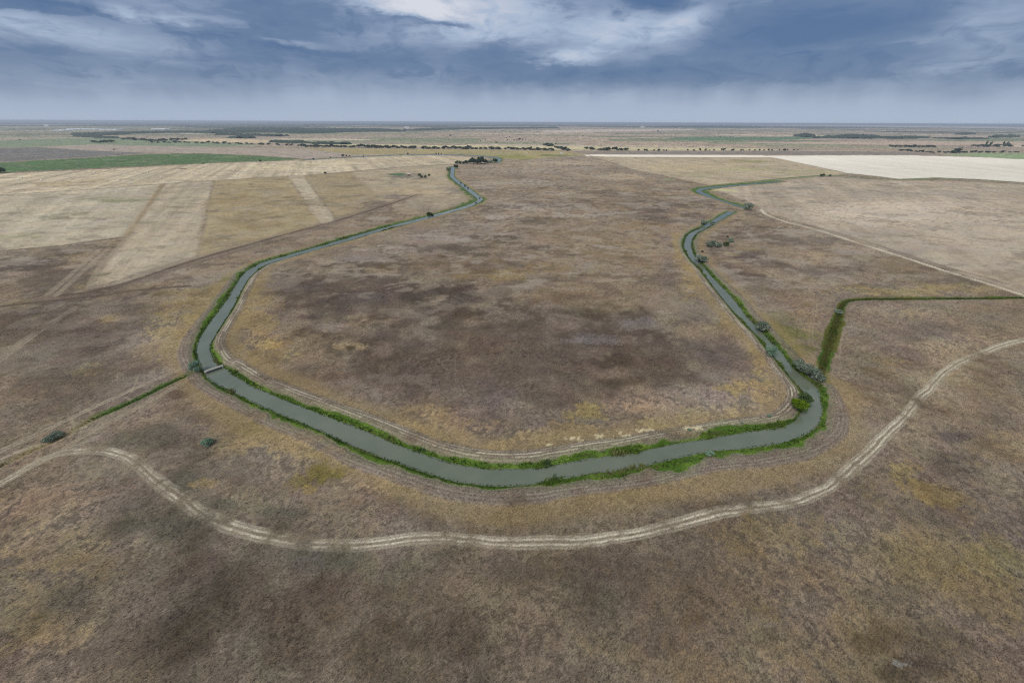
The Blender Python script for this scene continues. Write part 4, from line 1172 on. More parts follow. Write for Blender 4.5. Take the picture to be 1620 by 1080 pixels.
# ------------------------------------------------------------------ grass along the water (nobody could count it)
def tufts(name, label, P, size, cols, mat, seed, blades=4, zoff=None, gain=0.78):
    rg = np.random.default_rng(seed)
    n = len(P)
    N = n * blades
    base = np.repeat(P, blades, 0) + rg.normal(0, 1, (N, 2)) * np.repeat(size, blades)[:, None] * 0.28
    z0 = np.repeat(zoff if zoff is not None else np.zeros(n), blades)
    h = np.repeat(size, blades) * rg.uniform(0.6, 1.25, N)
    a = rg.uniform(0, 2 * math.pi, N)
    w = h * rg.uniform(0.16, 0.34, N)
    lean = rg.normal(0, 0.6, (N, 2)) * h[:, None]
    V = np.zeros((N, 3, 3), np.float32)
    V[:, 0, :2] = base + np.stack([np.cos(a), np.sin(a)], 1) * w[:, None]
    V[:, 1, :2] = base - np.stack([np.cos(a), np.sin(a)], 1) * w[:, None]
    V[:, 2, :2] = base + lean
    V[:, :2, 2] = (z0 - 0.1)[:, None]
    V[:, 2, 2] = z0 + h
    F = np.arange(N * 3).reshape(N, 3)
    c = np.repeat(np.repeat(cols, blades, 0) * gain * rg.uniform(0.75, 1.25, (N, 1)), 3, 0)
    return tag(link(name, np_mesh(name, V.reshape(-1, 3), F, mat, np.clip(c, 0.008, 0.7))), label, kind='stuff')


rg = np.random.default_rng(7)


def along(A, B, ST, gi, per_m, ymax):
    """random points on the green belt outside bank A"""
    seg = np.linalg.norm(np.diff(A, axis=0), axis=1)
    cum = np.concatenate([[0], np.cumsum(seg)])
    n = int(cum[-1] * per_m)
    t = rg.uniform(0, cum[-1], n)
    k = np.clip(np.searchsorted(cum, t) - 1, 0, len(seg) - 1)
    f = (t - cum[k]) / np.maximum(seg[k], 1e-6)
    p = A[k] + (A[k + 1] - A[k]) * f[:, None]
    o = p - (B[k] + (B[k + 1] - B[k]) * f[:, None])
    o /= np.linalg.norm(o, axis=1)[:, None]
    g = np.interp(ST[k] + f, XS[:, 0], XS[:, gi])
    off = rg.uniform(-0.35, 1, n) ** 1 * g * 0.95
    off = np.where(off < -0.4, -0.4, off)
    p = p + o * off[:, None]
    jit = np.clip(1 + 0.55 * fbm(p[:, 0], p[:, 1], 13, 3, 3) + 0.3 * fbm(p[:, 0], p[:, 1], 42, 2, 4), 0.25, 1.9)
    keep = (p[:, 1] < ymax) & (off < g * jit * 0.95)
    return p[keep], off[keep], g[keep]


PA, OA, GA_ = along(CA, CB, CST, 1, 11, 520)
PB, OB, GB_ = along(CB, CA, CST, 3, 11, 520)
PG = np.vstack([PA, PB])
OG = np.concatenate([OA, OB])
GG = np.concatenate([GA_, GB_])
gn = fbm(PG[:, 0], PG[:, 1], 11, 21, 3)
ga, gb, gc, gd = (np.array(c) for c in ((0.065, 0.115, 0.022), (0.15, 0.225, 0.04), (0.28, 0.25, 0.12), (0.11, 0.17, 0.10)))
cg = ga + (gb - ga) * sstep(-0.5, 0.7, gn + 0.4 * rg.normal(size=len(gn)))[:, None]
dryk = fbm(PG[:, 0], PG[:, 1], 17, 22, 3) > 0.3
cg[dryk] = cg[dryk] * 0.45 + gc * 0.55
tealk = fbm(PG[:, 0], PG[:, 1], 14, 23, 3) > 0.6
cg[tealk] = cg[tealk] * 0.4 + gd * 0.6
zg = -0.78 * sstep(np.maximum(GG, 1.4), 0.15, OG)
tufts('bank_grass', 'bright green grass and reeds fringing the canal', PG, rg.uniform(0.2, 0.6, len(PG)) * (1 + 0.6 * (gn > 0.4) + 1.1 * (gn > 0.75)), cg, M_TUFT, 3, 4, zg)
# rushes filling the right-hand ditch
dl = DITCH_EAST
k = rg.integers(0, len(dl) - 1, 9000)
pp = dl[k] + (dl[k + 1] - dl[k]) * rg.uniform(0, 1, (9000, 1))
pp = pp + rg.uniform(-1, 1, (9000, 2)) * 2.4
dn = fbm(pp[:, 0], pp[:, 1], 15, 24, 3)
cg = np.array((0.075, 0.12, 0.02)) + (np.array((0.15, 0.15, 0.04)) - np.array((0.075, 0.12, 0.02))) * sstep(-0.3, 0.6, dn)[:, None]
tufts('ditch_rushes', 'green rushes filling the ditch right of the canal', pp, rg.uniform(0.25, 0.6, len(pp)), cg, M_TUFT, 5, 4, np.full(len(pp), -0.75))
k = rg.integers(0, 45, 3500)
k = np.minimum(k, len(DITCH_WEST) - 2)
dlen = np.concatenate([[0], np.cumsum(np.linalg.norm(np.diff(DITCH_WEST, axis=0), axis=1))])
pp = DITCH_WEST[k] + (DITCH_WEST[k + 1] - DITCH_WEST[k]) * rg.uniform(0, 1, (3500, 1)) + rg.normal(0, 1.15, (3500, 2))
wet = sstep(46, 34, dlen[k])
cg = np.array((0.22, 0.20, 0.10)) + (np.array((0.12, 0.20, 0.05)) - np.array((0.22, 0.20, 0.10))) * wet[:, None]
kk = rg.uniform(size=3500) < 0.12 + 0.88 * wet
tufts('ditch_grass', 'green grass in the narrow ditch left of the bridge', pp[kk], rg.uniform(0.2, 0.5, kk.sum()), cg[kk], M_TUFT, 6, 4, np.full(kk.sum(), -0.5))
# dry steppe tussocks of the foreground
n = 150000
ty = 18 + 330 * rg.uniform(0, 1, n) ** 1.25
tx = rg.uniform(-1.05, 1.05, n) * 1.247 * (ty + 70)
tc_, tz, _, tdf, tde, _ = survey(tx, ty)
keep = (tdf > 2.4) & (tz > -0.05) & (rg.uniform(size=n) < 0.35 + 0.65 * sstep(-0.4, 0.5, fbm(tx, ty, 7, 25, 2)))
tp = np.stack([tx, ty], 1)[keep]
tcol = tc_[keep] * rg.uniform(0.7, 1.35, (keep.sum(), 1))
tufts('dry_tussocks', 'dry brown tussock grass over the foreground steppe', tp, rg.uniform(0.16, 0.42, len(tp)), tcol, M_TUFT, 8, 3, tz[keep], 1.0)


# ------------------------------------------------------------------ trees and shrubs
def crown_mesh(name, mat, seed, lobes, n, leaf, wide=1.0, tall=1.0, low=0.12, rough=0.25):
    """crown about 1 m wide (radius .5*wide) and `tall` high: leaf-sized faces over many lobes"""
    r = np.random.default_rng(seed)
    P, Nn, T_ = [], [], []
    L = []
    for k in range(lobes):
        a = r.uniform(0, 2 * math.pi)
        rr = 0.33 * math.sqrt(r.uniform(0, 1)) * wide
        zc = low + (tall - low) * r.uniform(0.25, 0.78) * (1 - 0.35 * rr / (0.33 * wide))
        s = r.uniform(0.14, 0.25)
        L.append((rr * math.cos(a), rr * math.sin(a), zc, s * wide, s * tall * 0.85, r.uniform(0.2, 0.8)))
    per = max(6, n // lobes)
    for (x, y, z, sx, sz, t) in L:
        d = r.normal(size=(per, 3))
        d /= np.linalg.norm(d, axis=1)[:, None]
        rad = r.uniform(0.55, 1.0, per) ** 0.5 * (1 + rough * r.normal(size=per) * 0.5)
        p = d * rad[:, None] * np.array([sx, sx, sz]) + np.array([x, y, z])
        P.append(p)
        Nn.append(d)
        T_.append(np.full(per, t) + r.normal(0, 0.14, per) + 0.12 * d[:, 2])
    P, Nn, T_ = np.vstack(P), np.vstack(Nn), np.concatenate(T_)
    k = P[:, 2] > 0.02
    P, Nn, T_ = P[k], Nn[k], T_[k]
    m = len(P)
    nrm = Nn + r.normal(0, 0.55, (m, 3))
    nrm /= np.linalg.norm(nrm, axis=1)[:, None]
    a = np.cross(nrm, r.normal(size=(m, 3)))
    a /= np.linalg.norm(a, axis=1)[:, None]
    b = np.cross(nrm, a)
    s = leaf * r.uniform(0.6, 1.4, m)[:, None]
    V = np.stack([P - a * s, P - b * s * 0.6, P + a * s, P + b * s * 0.6], 1).reshape(-1, 3)
    F = np.arange(m * 4).reshape(m, 4)
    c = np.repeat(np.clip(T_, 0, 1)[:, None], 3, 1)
    return np_mesh(name, V, F, mat, np.repeat(c, 4, 0))


def trunk_mesh(name, seed, tall=1.0, limbs=5, rad=0.04, spread=0.3):
    r = random.Random(seed)
    b = MB()
    b.tube([(0, 0, -0.06), (0.01, 0.0, tall * 0.2), (r.uniform(-.03, .03), r.uniform(-.03, .03), tall * 0.45), (r.uniform(-.05, .05), r.uniform(-.05, .05), tall * 0.72)],
           [rad, rad * 0.8, rad * 0.6, rad * 0.2], 7)
    for k in range(limbs):
        a = 2 * math.pi * (k + r.uniform(-.3, .3)) / limbs
        z = tall * r.uniform(0.1, 0.35)
        b.tube([(0, 0, z), (math.cos(a) * spread * 0.5, math.sin(a) * spread * 0.5, z + tall * 0.16), (math.cos(a) * spread, math.sin(a) * spread, z + tall * 0.36)],
               [rad * 0.55, rad * 0.4, rad * 0.12], 5)
    return b.mesh(name, M_BARK, True)


# unit meshes; a copy is scaled to its own width
CROWNS = {}
for kind, mat, specs in (
        ('silver', M_SILVER, ((11, 12, 2600, .030, 1.0, .72), (12, 16, 2900, .028, 1.0, .62), (13, 9, 2200, .032, 1.0, .85))),
        ('green', M_GREEN, ((21, 12, 2600, .030, 1.0, .8), (22, 9, 2000, .032, 1.0, .7))),
        ('bright', M_BRIGHT, ((31, 14, 3000, .028, 1.0, .82),)),
        ('teal', M_TEAL, ((41, 12, 2400, .030, 1.0, .8), (42, 10, 2000, .032, 1.0, .55))),
        ('dark', M_DARK, ((51, 12, 2400, .032, 1.0, 1.0), (52, 10, 2000, .034, 1.0, .8)))):
    CROWNS[kind] = [(crown_mesh('crown', mat, sd_, lo, nn, lf, w_, t_, 0.08 if t_ < .9 else .18), trunk_mesh('trunk', sd_, t_, 5, .035), t_) for (sd_, lo, nn, lf, w_, t_) in specs]


def m_per_px(px, py):
    q_ = py - (196.5 - 6.5 * px / 1620)
    return H / (COS * q_)


def plant(name, px, py, wpx, kind, var, label, cat, group=None, rz=None, zs=1.0):
    """a tree or shrub with trunk and crown; (px, py) is where it stands, wpx its measured width"""
    p = gp(np.array([float(px)]), np.array([float(py)]))[0]
    w = wpx * m_per_px(px, py)
    cm, tm, t_ = CROWNS[kind][var]
    e = bpy.data.objects.new(name, None)
    col.objects.link(e)
    e.empty_display_size = 0.2
    z = float(survey(np.array([p[0]]), np.array([p[1]]))[1][0])
    e.location = (p[0], p[1], max(z, -0.75))
    e.rotation_euler = (0, 0, rz if rz is not None else (px * 1.7 + py) % 6.28)
    e.scale = (w, w, w * zs)
    link('trunk', tm, e)
    link('crown', cm, e)
    return tag(e, label, cat, group)


P_ = plant
P_('willow_shrub', 312, 587, 20, 'teal', 0, 'round blue green shrub at the left end of the footbridge', 'shrub', zs=1.35)
P_('shrub', 85, 693, 27, 'silver', 1, 'low spreading grey green shrub beside the left ditch', 'shrub', zs=.75)
P_('shrub', 330, 703, 18, 'teal', 0, 'small lone green bush on tan grass between canal and track', 'shrub', zs=1.0)
P_('tree', 680, 343, 13, 'green', 0, 'dark shrub overhanging the far left canal reach', 'shrub')
P_('tree', 722, 267, 8, 'dark', 0, 'dark round tree where the far canal comes out of the grove', 'tree')
P_('tree', 709, 270, 9, 'silver', 0, 'greyish tree on the left bank near the far canal bend', 'tree')
P_('tree', 1183, 332, 16, 'silver', 2, 'big grey green tree beside the earth dam at the canal fork', 'tree', zs=1.05)
P_('willow_shrub', 1113, 355, 13, 'silver', 0, 'silvery shrub on the left bank below the canal fork', 'shrub')
P_('willow_shrub', 1127, 355, 10, 'silver', 1, 'smaller silvery shrub on the right bank below the canal fork', 'shrub')
P_('willow_shrub', 1122, 390, 13, 'silver', 1, 'leftmost silvery shrub of the clump in the ochre hollow', 'shrub', 'clump of shrubs in the ochre hollow')
P_('willow_shrub', 1127, 388, 12, 'silver', 2, 'tallest silvery shrub of the clump in the ochre hollow', 'shrub', 'clump of shrubs in the ochre hollow')
P_('willow_shrub', 1135, 391, 14, 'silver', 0, 'front silvery shrub of the clump in the ochre hollow', 'shrub', 'clump of shrubs in the ochre hollow')
P_('willow_shrub', 1148, 389, 11, 'green', 0, 'green shrub just right of the silvery clump in the hollow', 'shrub', 'clump of shrubs in the ochre hollow')
P_('willow_shrub', 1156, 383, 9, 'teal', 0, 'round shrub at the right end of the hollow clump', 'shrub', 'clump of shrubs in the ochre hollow')
P_('shrub', 1151, 375, 4, 'dark', 1, 'tiny dark bush behind the clump in the hollow', 'shrub')
P_('willow_tree', 1105, 414, 16, 'silver', 2, 'left one of the two big silvery willows over the narrow canal', 'tree', zs=1.2)
P_('willow_tree', 1112, 415, 15, 'silver', 0, 'right one of the two big silvery willows over the narrow canal', 'tree', zs=1.3)
P_('shrub', 1111, 399, 5, 'dark', 1, 'tiny dark bush just behind the two big silvery willows', 'shrub')
P_('willow_shrub', 1204, 522, 24, 'silver', 0, 'pale silvery shrub alone on the right canal bank', 'shrub', zs=1.35)
P_('willow_shrub', 1217, 563, 20, 'teal', 0, 'dark blue green shrub on the island side of the canal', 'shrub', zs=1.3)
for j, (x_, y_, w_, v_, lb) in enumerate((
        (1263, 583, 20, 1, 'upper left silvery willow of the bankside thicket'), (1272, 590, 22, 0, 'second silvery willow of the bankside thicket from the left'),
        (1281, 597, 19, 2, 'middle silvery willow of the bankside thicket, nearest the water'), (1291, 598, 17, 1, 'fourth silvery willow of the bankside thicket'),
        (1297, 602, 15, 0, 'lower right silvery willow of the bankside thicket, by the ditch'))):
    P_('willow_shrub', x_, y_, w_ * 1.08, 'silver', v_, lb, 'shrub', 'silvery willow thicket on the right bank', zs=1.4)
P_('tree', 1270, 637, 24, 'green', 0, 'dark green tree at the canal bend, behind the bright one', 'tree', zs=1.2)
P_('tree', 1262, 648, 27, 'bright', 0, 'bright yellow green round tree at the canal bend', 'tree', zs=1.3)
P_('willow_shrub', 1326, 494, 14, 'silver', 1, 'silvery shrub growing in the right hand ditch', 'shrub', zs=.8)
P_('shrub', 1300, 279.5, 8, 'dark', 1, 'larger dark shrub on the far right green ditch', 'shrub')
P_('shrub', 1312, 279, 5, 'dark', 1, 'smaller dark shrub on the far right green ditch', 'shrub')
P_('shrub', 1122, 719, 16, 'teal', 1, 'low blue green shrub on the outer canal bank', 'shrub')
P_('shrub', 1090, 682, 7, 'teal', 1, 'small pale bush on the inner bank track', 'shrub')
P_('shrub', 1122, 683, 6, 'green', 1, 'small green bush at the inner green belt', 'shrub')
P_('shrub', 1216, 660, 7, 'teal', 1, 'small bush beside the track at the canal bend', 'shrub')
P_('shrub', 1173, 670, 5, 'teal', 1, 'tiny bush left of the canal bend on the inner track', 'shrub')
P_('shrub', 515, 275, 5, 'dark', 1, 'small dark bush on the farm road between the fields', 'shrub')
P_('tree', 2, 274, 15, 'dark', 1, 'dark tree cut by the left edge beside the green field', 'tree')
for x_, y_, w_ in ((664, 279, 6.5), (667, 281.5, 6), (673, 281.5, 6.5), (679, 279, 5.5)):
    P_('tree', x_, y_, w_, 'green', 0, {664: 'rear left tree of the four beside the red hut', 667: 'front left tree of the four beside the red hut', 673: 'front right tree of the four beside the red hut', 679: 'rightmost tree of the four beside the red hut'}[x_], 'tree', 'trees beside the red hut')
GROVE = [(723, 259.6, 6, 'green', 0), (728, 259.4, 5, 'green', 0), (733, 259.6, 5, 'dark', 1), (738, 259.8, 6, 'dark', 0), (744, 259.4, 7, 'dark', 0), (749, 260.0, 10, 'dark', 0), (755, 260.2, 11, 'dark', 1),
         (761, 259.4, 11, 'dark', 0), (767, 258.8, 8, 'dark', 1), (772, 258.6, 6, 'silver', 0), (777, 258.4, 6, 'silver', 2), (783, 257.0, 6, 'dark', 0), (786, 255.6, 4, 'silver', 0)]
for (x_, y_, w_, kd, v_) in GROVE:
    P_('tree', x_, y_, w_ * 1.3, kd, v_, {'dark': 'dark tree in the grove where the far canal bends', 'green': 'light green tree at the left end of the canal grove', 'silver': 'greyish tree at the right end of the canal grove'}[kd],
       'tree', {'dark': 'dark trees of the canal grove', 'green': 'light trees of the canal grove', 'silver': 'greyish trees of the canal grove'}[kd])
# low bushes along the right bank of the far reach
for j, (x_, y_, w_) in enumerate(((727, 289, 3.5), (733, 293, 4), (738, 297, 3.5), (757, 312, 3), (761, 318, 3), (751, 320, 3))):
    P_('shrub', x_ + 2, y_ + 1, w_, 'dark', 1, 'small dark bush on the bank of the far canal reach', 'shrub', 'bushes on the far canal reach')

# far trees: one small mesh each, shared between copies
FAR = []
for j in range(5):
    a = crown_mesh('far_tree', M_FAR, 60 + j, 8, 260, .11, 1.0, (1.0, 0.8, 1.25, 0.75, 1.05)[j], .06)
    FAR.append(a)
rr = random.Random(5)


def far_tree(px, py, hm, label, group, wide=1.0, var=None):
    p = gp(np.array([float(px)]), np.array([float(py)]))[0]
    o = link('bush' if 'bush' in label else 'tree', FAR[rr.randrange(5) if var is None else var], None, (p[0], p[1], 0))
    o.rotation_euler = (0, 0, rr.uniform(0, 6.28))
    w = hm * wide * rr.uniform(0.9, 1.15)
    o.scale = (w, w, hm * rr.uniform(0.85, 1.1))
    return tag(o, label, 'bush' if o.name.startswith('bush') else 'tree', group)


def tree_row(pts, n, hm, label, group, gaps=(), jy=0.15, wide=1.55):
    L = np.array(pts, float)
    for k in range(n):
        t = (k + rr.uniform(-0.4, 0.4)) / max(1, n - 1)
        t = min(max(t, 0), 1)
        x_ = L[0, 0] + (L[-1, 0] - L[0, 0]) * t
        if any(a < x_ < b for a, b in gaps):
            continue
        y_ = np.interp(x_, L[:, 0], L[:, 1]) + rr.uniform(-jy, jy)
        far_tree(x_, y_, 1.25 * hm * rr.uniform(0.7, 1.25), label, group, wide)


tree_row([(480, 232.4), (540, 233.2), (655, 235.2)], 44, 14, 'dark tree in the dense left part of the long row', 'trees of the long row, left part')
tree_row([(668, 235.4), (790, 236.6)], 32, 13, 'dark tree in the middle of the long tree row', 'trees of the long row, middle part')
tree_row([(800, 236.6), (875, 238.4)], 20, 13, 'dark tree in the right end of the long tree row', 'trees of the long row, right part')
tree_row([(878, 233.6), (898, 238.6)], 10, 12, 'tree in the short slanting row near the field corner', 'short slanting tree row')
tree_row([(862, 231.2), (871, 231.2)], 4, 17, 'tree in the small clump behind the slanting row', 'small clump behind the slanting row')
tree_row([(925, 236), (950, 238.2), (990, 238.4)], 14, 13, 'tree in the loose group behind the dark ploughed strip', 'loose trees behind the ploughed strip')
tree_row([(1010, 239), (1120, 238.6), (1210, 238.6), (1262, 238.4)], 34, 10, 'small tree in the thin row behind the cream stubble strip', 'thin tree row at right', ((1062, 1082), (1130, 1140)), .1, 1.0)
tree_row([(1422, 238.6), (1450, 240.4), (1476, 242.2)], 12, 9, 'bush in the short row behind the cream field', 'short bush row behind the cream field', (), .1)
tree_row([(1408, 232.6), (1448, 233.2)], 11, 13, 'tree in the long dark clump left of the leaning trees', 'dark clump at right, left part')
tree_row([(1452, 233.2), (1476, 233.0)], 7, 13, 'tree at the right end of the long dark clump', 'dark clump at right, right part')
tree_row([(1484, 242.4), (1560, 242.0), (1610, 241.4)], 18, 10, 'bush in the green row at the right edge', 'green bush row at the right edge', (), .15)
tree_row([(1505, 242.4), (1516, 242.2)], 3, 16, 'larger tree of the green bush row at right', 'larger trees of the green row')
tree_row([(1538, 232.4), (1600, 232.6)], 14, 15, 'tree in the dark clump at the far right', 'dark clump at the far right')
for x_, y_ in ((1558, 231.6), (1566, 231.8), (1586, 231.6), (1592, 231.6)):
    far_tree(x_, y_, 33, 'tall slim tree above the dark far right clump', 'tall trees at the far right', .45, 2)
tree_row([(240, 226.0), (300, 226.6), (420, 229.2), (480, 231.6)], 28, 12, 'tree in the row below the small cream field at left', 'tree row below the small cream field', (), .1)
tree_row([(195, 220.6), (240, 223.8), (294, 221.2)], 18, 17, 'tree in the dark belt left of the small cream field', 'dark belt left of the small cream field', (), .5)
tree_row([(148, 226.0), (180, 225.6)], 8, 15, 'tree in the small isolated clump in the far left meadow', 'isolated clump in the far left meadow')
for x_, y_, h_ in ((32, 222, 12), (543, 248.4, 13), (548, 248.2, 8), (553, 247.6, 7), (523, 250.2, 7), (496, 252, 7), (575, 247, 6), (645, 245.6, 11), (690, 244.4, 9), (694, 244.4, 8), (698, 244.4, 7), (322, 259.6, 7), (412, 256.2, 9), (181, 238.4, 8)):
    far_tree(x_, y_, h_, 'single small bush along the far ditch and green field', 'single trees along the far ditch')
for x_, y_, h_ in ((713, 215.6, 22), (785, 226, 16), (768, 221.6, 12), (760, 224, 10), (801, 219, 14), (803, 222, 9), (813, 222.4, 12), (818, 222.2, 11), (822, 221.6, 20), (827, 221.8, 12), (831, 221.6, 12), (845, 226, 10), (849, 205, 20), (922, 215.6, 16), (879, 229.6, 12),
                   (806, 217.4, 10), (1040, 209.6, 30), (1045, 210.2, 18), (1205, 219, 14), (1139, 217, 14), (1146, 217, 10), (1155, 217.6, 14), (1062, 219.6, 10), (1096, 224, 8), (962, 237, 16), (1617, 232, 12)):
    far_tree(x_, y_, h_, 'single far tree scattered over the lilac plain', 'single trees on the far plain')


# ------------------------------------------------------------------ woods near the horizon: read as one mass
def wood(label, poly, hm, seed):
    P = gpl(poly)
    lo, hi = P.min(0), P.max(0)
    step = max((hi - lo).max() / 150, 14)
    xs = np.arange(lo[0], hi[0] + step, step)
    ys = np.arange(lo[1], hi[1] + step, step)
    if len(ys) < 4:
        ys = np.linspace(lo[1], hi[1], 5)
    gx, gy = np.meshgrid(xs, ys)
    x, y = gx.ravel(), gy.ravel()
    sdv = in_poly(x, y, P) + fbm(x, y, step * 7, seed, 3) * step * 3.5
    hh = hm * (0.75 + 0.3 * fbm(x, y, step * 3, seed + 1, 2) + 0.25 * np.random.default_rng(seed).uniform(-1, 1, len(x)))
    z = np.where(sdv < 0, np.maximum(hh, 2), -0.3)
    i = np.arange(len(x)).reshape(gx.shape)
    F = np.stack([i[:-1, :-1], i[:-1, 1:], i[1:, 1:], i[1:, :-1]], -1).reshape(-1, 4)
    F = F[(sdv[F] < 0).any(1)]
    used, inv = np.unique(F, return_inverse=True)
    V = np.stack([x, y, z], 1)[used]
    c = np.repeat(np.random.default_rng(seed + 2).uniform(0.1, 0.6, len(V))[:, None], 3, 1)
    return tag(link('far_woodland', np_mesh('far_woodland', V, inv.reshape(F.shape), M_WOOD, c)), label, kind='stuff')


wood('dark blue green wood at the left of the horizon', [(310, 210), (360, 206.5), (360, 203.5), (480, 203.5), (600, 205), (640, 208), (560, 209), (480, 211.5), (420, 210), (340, 211.4)], 18, 100)
wood('thin wood line below the left horizon', [(120, 213), (160, 211), (220, 209.4), (300, 209), (300, 210), (220, 211.4), (170, 214.4), (130, 215)], 14, 104)
wood('wood belt sloping towards the isolated clump', [(125, 215), (150, 216.4), (190, 219), (188, 220), (150, 218), (120, 216.2)], 13, 108)
wood('thin hedge of woodland left of centre', [(345, 213), (400, 214), (446, 215.4), (446, 216), (400, 214.8), (345, 213.8)], 14, 112)
wood('small wood left of the lilac plain', [(372, 218.6), (384, 216.6), (400, 218), (396, 219), (380, 219.4)], 14, 114)
wood('dark hedge above the tree row at left', [(436, 224.4), (480, 225.8), (520, 227), (552, 228.2), (552, 229), (500, 227.6), (436, 225.4)], 12, 116)
wood('blue wood line under the centre horizon', [(640, 206), (700, 203.4), (800, 202.4), (880, 202), (880, 203.4), (800, 204), (720, 205.4), (660, 207.4)], 18, 120)
wood('blue wood line under the right horizon', [(1050, 201), (1140, 200.4), (1200, 201.2), (1200, 202.4), (1120, 202.2), (1050, 202.4)], 18, 124)
wood('small pointed wood at right of the green strip', [(1263, 216.6), (1275, 214), (1286, 216.8), (1276, 217.4)], 24, 128)
wood('dark low wood on the right plain, left part', [(1290, 218.6), (1330, 215.6), (1350, 213.8), (1384, 216), (1376, 219.6), (1330, 219.2)], 15, 132)
wood('thin low wood on the right plain, middle part', [(1392, 217.4), (1440, 216.6), (1470, 218), (1440, 219.6), (1400, 219.8)], 12, 133)
wood('thin low wood on the right plain, right part', [(1478, 219.2), (1520, 218.8), (1562, 220.4), (1520, 220.8)], 12, 134)
wood('oval far wood at right', [(1518, 213), (1527, 211.2), (1534, 213), (1526, 213.8)], 20, 136)
wood('left one of two small woods at the right edge', [(1566, 217.6), (1578, 216.4), (1586, 217.6), (1576, 218.2)], 18, 138)
wood('right one of two small woods at the right edge', [(1588, 217.6), (1600, 216.2), (1606, 217.6), (1598, 218.2)], 18, 140)


# ------------------------------------------------------------------ footbridge at the left bend
def footbridge():
    a = gp(np.array([326.0]), np.array([588.0]))[0]
    b = gp(np.array([350.5]), np.array([579.6]))[0]
    mid = (a + b) / 2
    L = float(np.hypot(*(b - a)))
    e = bpy.data.objects.new('footbridge', None)
    col.objects.link(e)
    e.location = (mid[0], mid[1], 0)
    e.rotation_euler = (0, 0, math.atan2(b[1] - a[1], b[0] - a[0]))
    tag(e, 'pale concrete slab footbridge crossing the canal at its left bend', 'bridge')
    ns = 6
    for k in range(ns):
        w = L / ns
        link('slab', MB().box(((k + 0.5) * w - L / 2, 0, 0.42 + 0.012 * (k % 2)), (w - 0.06, 2.3, 0.18)).mesh('slab', M_CONCRETE), e)
    for s in (-1, 1):
        link('kerb', MB().box((0, s * 1.06, 0.575), (L - 0.1, 0.16, 0.12)).mesh('kerb', M_CONCRETE), e)
        link('beam', MB().box((0, s * 0.85, 0.13), (L, 0.28, 0.36)).mesh('beam', M_TIMBER), e)
    for s in (-0.22, 0.22):
        pier = link('pier', MB().box((s * L, 0, -0.14), (0.3, 2.2, 0.18)).mesh('pier', M_TIMBER), e)
        for t in (-0.8, 0.8):
            link('pile', MB().tube([(s * L, t, -2.4), (s * L, t, -0.2)], [0.15, 0.15], 8).mesh('pile', M_TIMBER), pier)
    for s in (-1, 1):
        link('abutment', MB().box((s * (L / 2 + 0.35), 0, -0.35), (0.9, 2.6, 1.5), 0, 0.9).mesh('abutment', M_CONCRETE), e)


footbridge()


# ------------------------------------------------------------------ farm hut, far sheds, glasshouses, tower
def house(name, px, py, size, rz, wall, roof, label, cat, group=None, door=True, windows=2):
    p = gp(np.array([float(px)]), np.array([float(py)]))[0]
    e = bpy.data.objects.new(name, None)
    col.objects.link(e)
    e.location = (p[0], p[1], 0)
    e.rotation_euler = (0, 0, rz)
    tag(e, label, cat, group)
    l, w, h = size
    link('wall', MB().box((0, 0, h / 2 - 0.15), (l, w, h + 0.3)).mesh('wall', wall), e)
    r = MB()
    o, t = 0.35, w * 0.28
    v = [(-l / 2 - o, -w / 2 - o, h - 0.05), (l / 2 + o, -w / 2 - o, h - 0.05), (l / 2 + o, w / 2 + o, h - 0.05), (-l / 2 - o, w / 2 + o, h - 0.05), (-l / 2 - o, 0, h + t), (l / 2 + o, 0, h + t)]
    r.v += v
    r.f += [(0, 1, 5, 4), (2, 3, 4, 5), (0, 4, 3), (1, 2, 5), (3, 2, 1, 0)]
    link('roof', r.mesh('roof', roof), e)
    if door:
        link('door', MB().box((-l * 0.2, -w / 2 - 0.03, min(1.05, h * .4)), (1.1, 0.06, min(2.1, h * .8))).mesh('door', M_DARKOPEN), e)
    for k in range(windows):
        link('window', MB().box((l * (0.1 + 0.25 * k), -w / 2 - 0.03, h * 0.55), (1.0, 0.06, 1.0)).mesh('window', M_DARKOPEN), e)
    return e


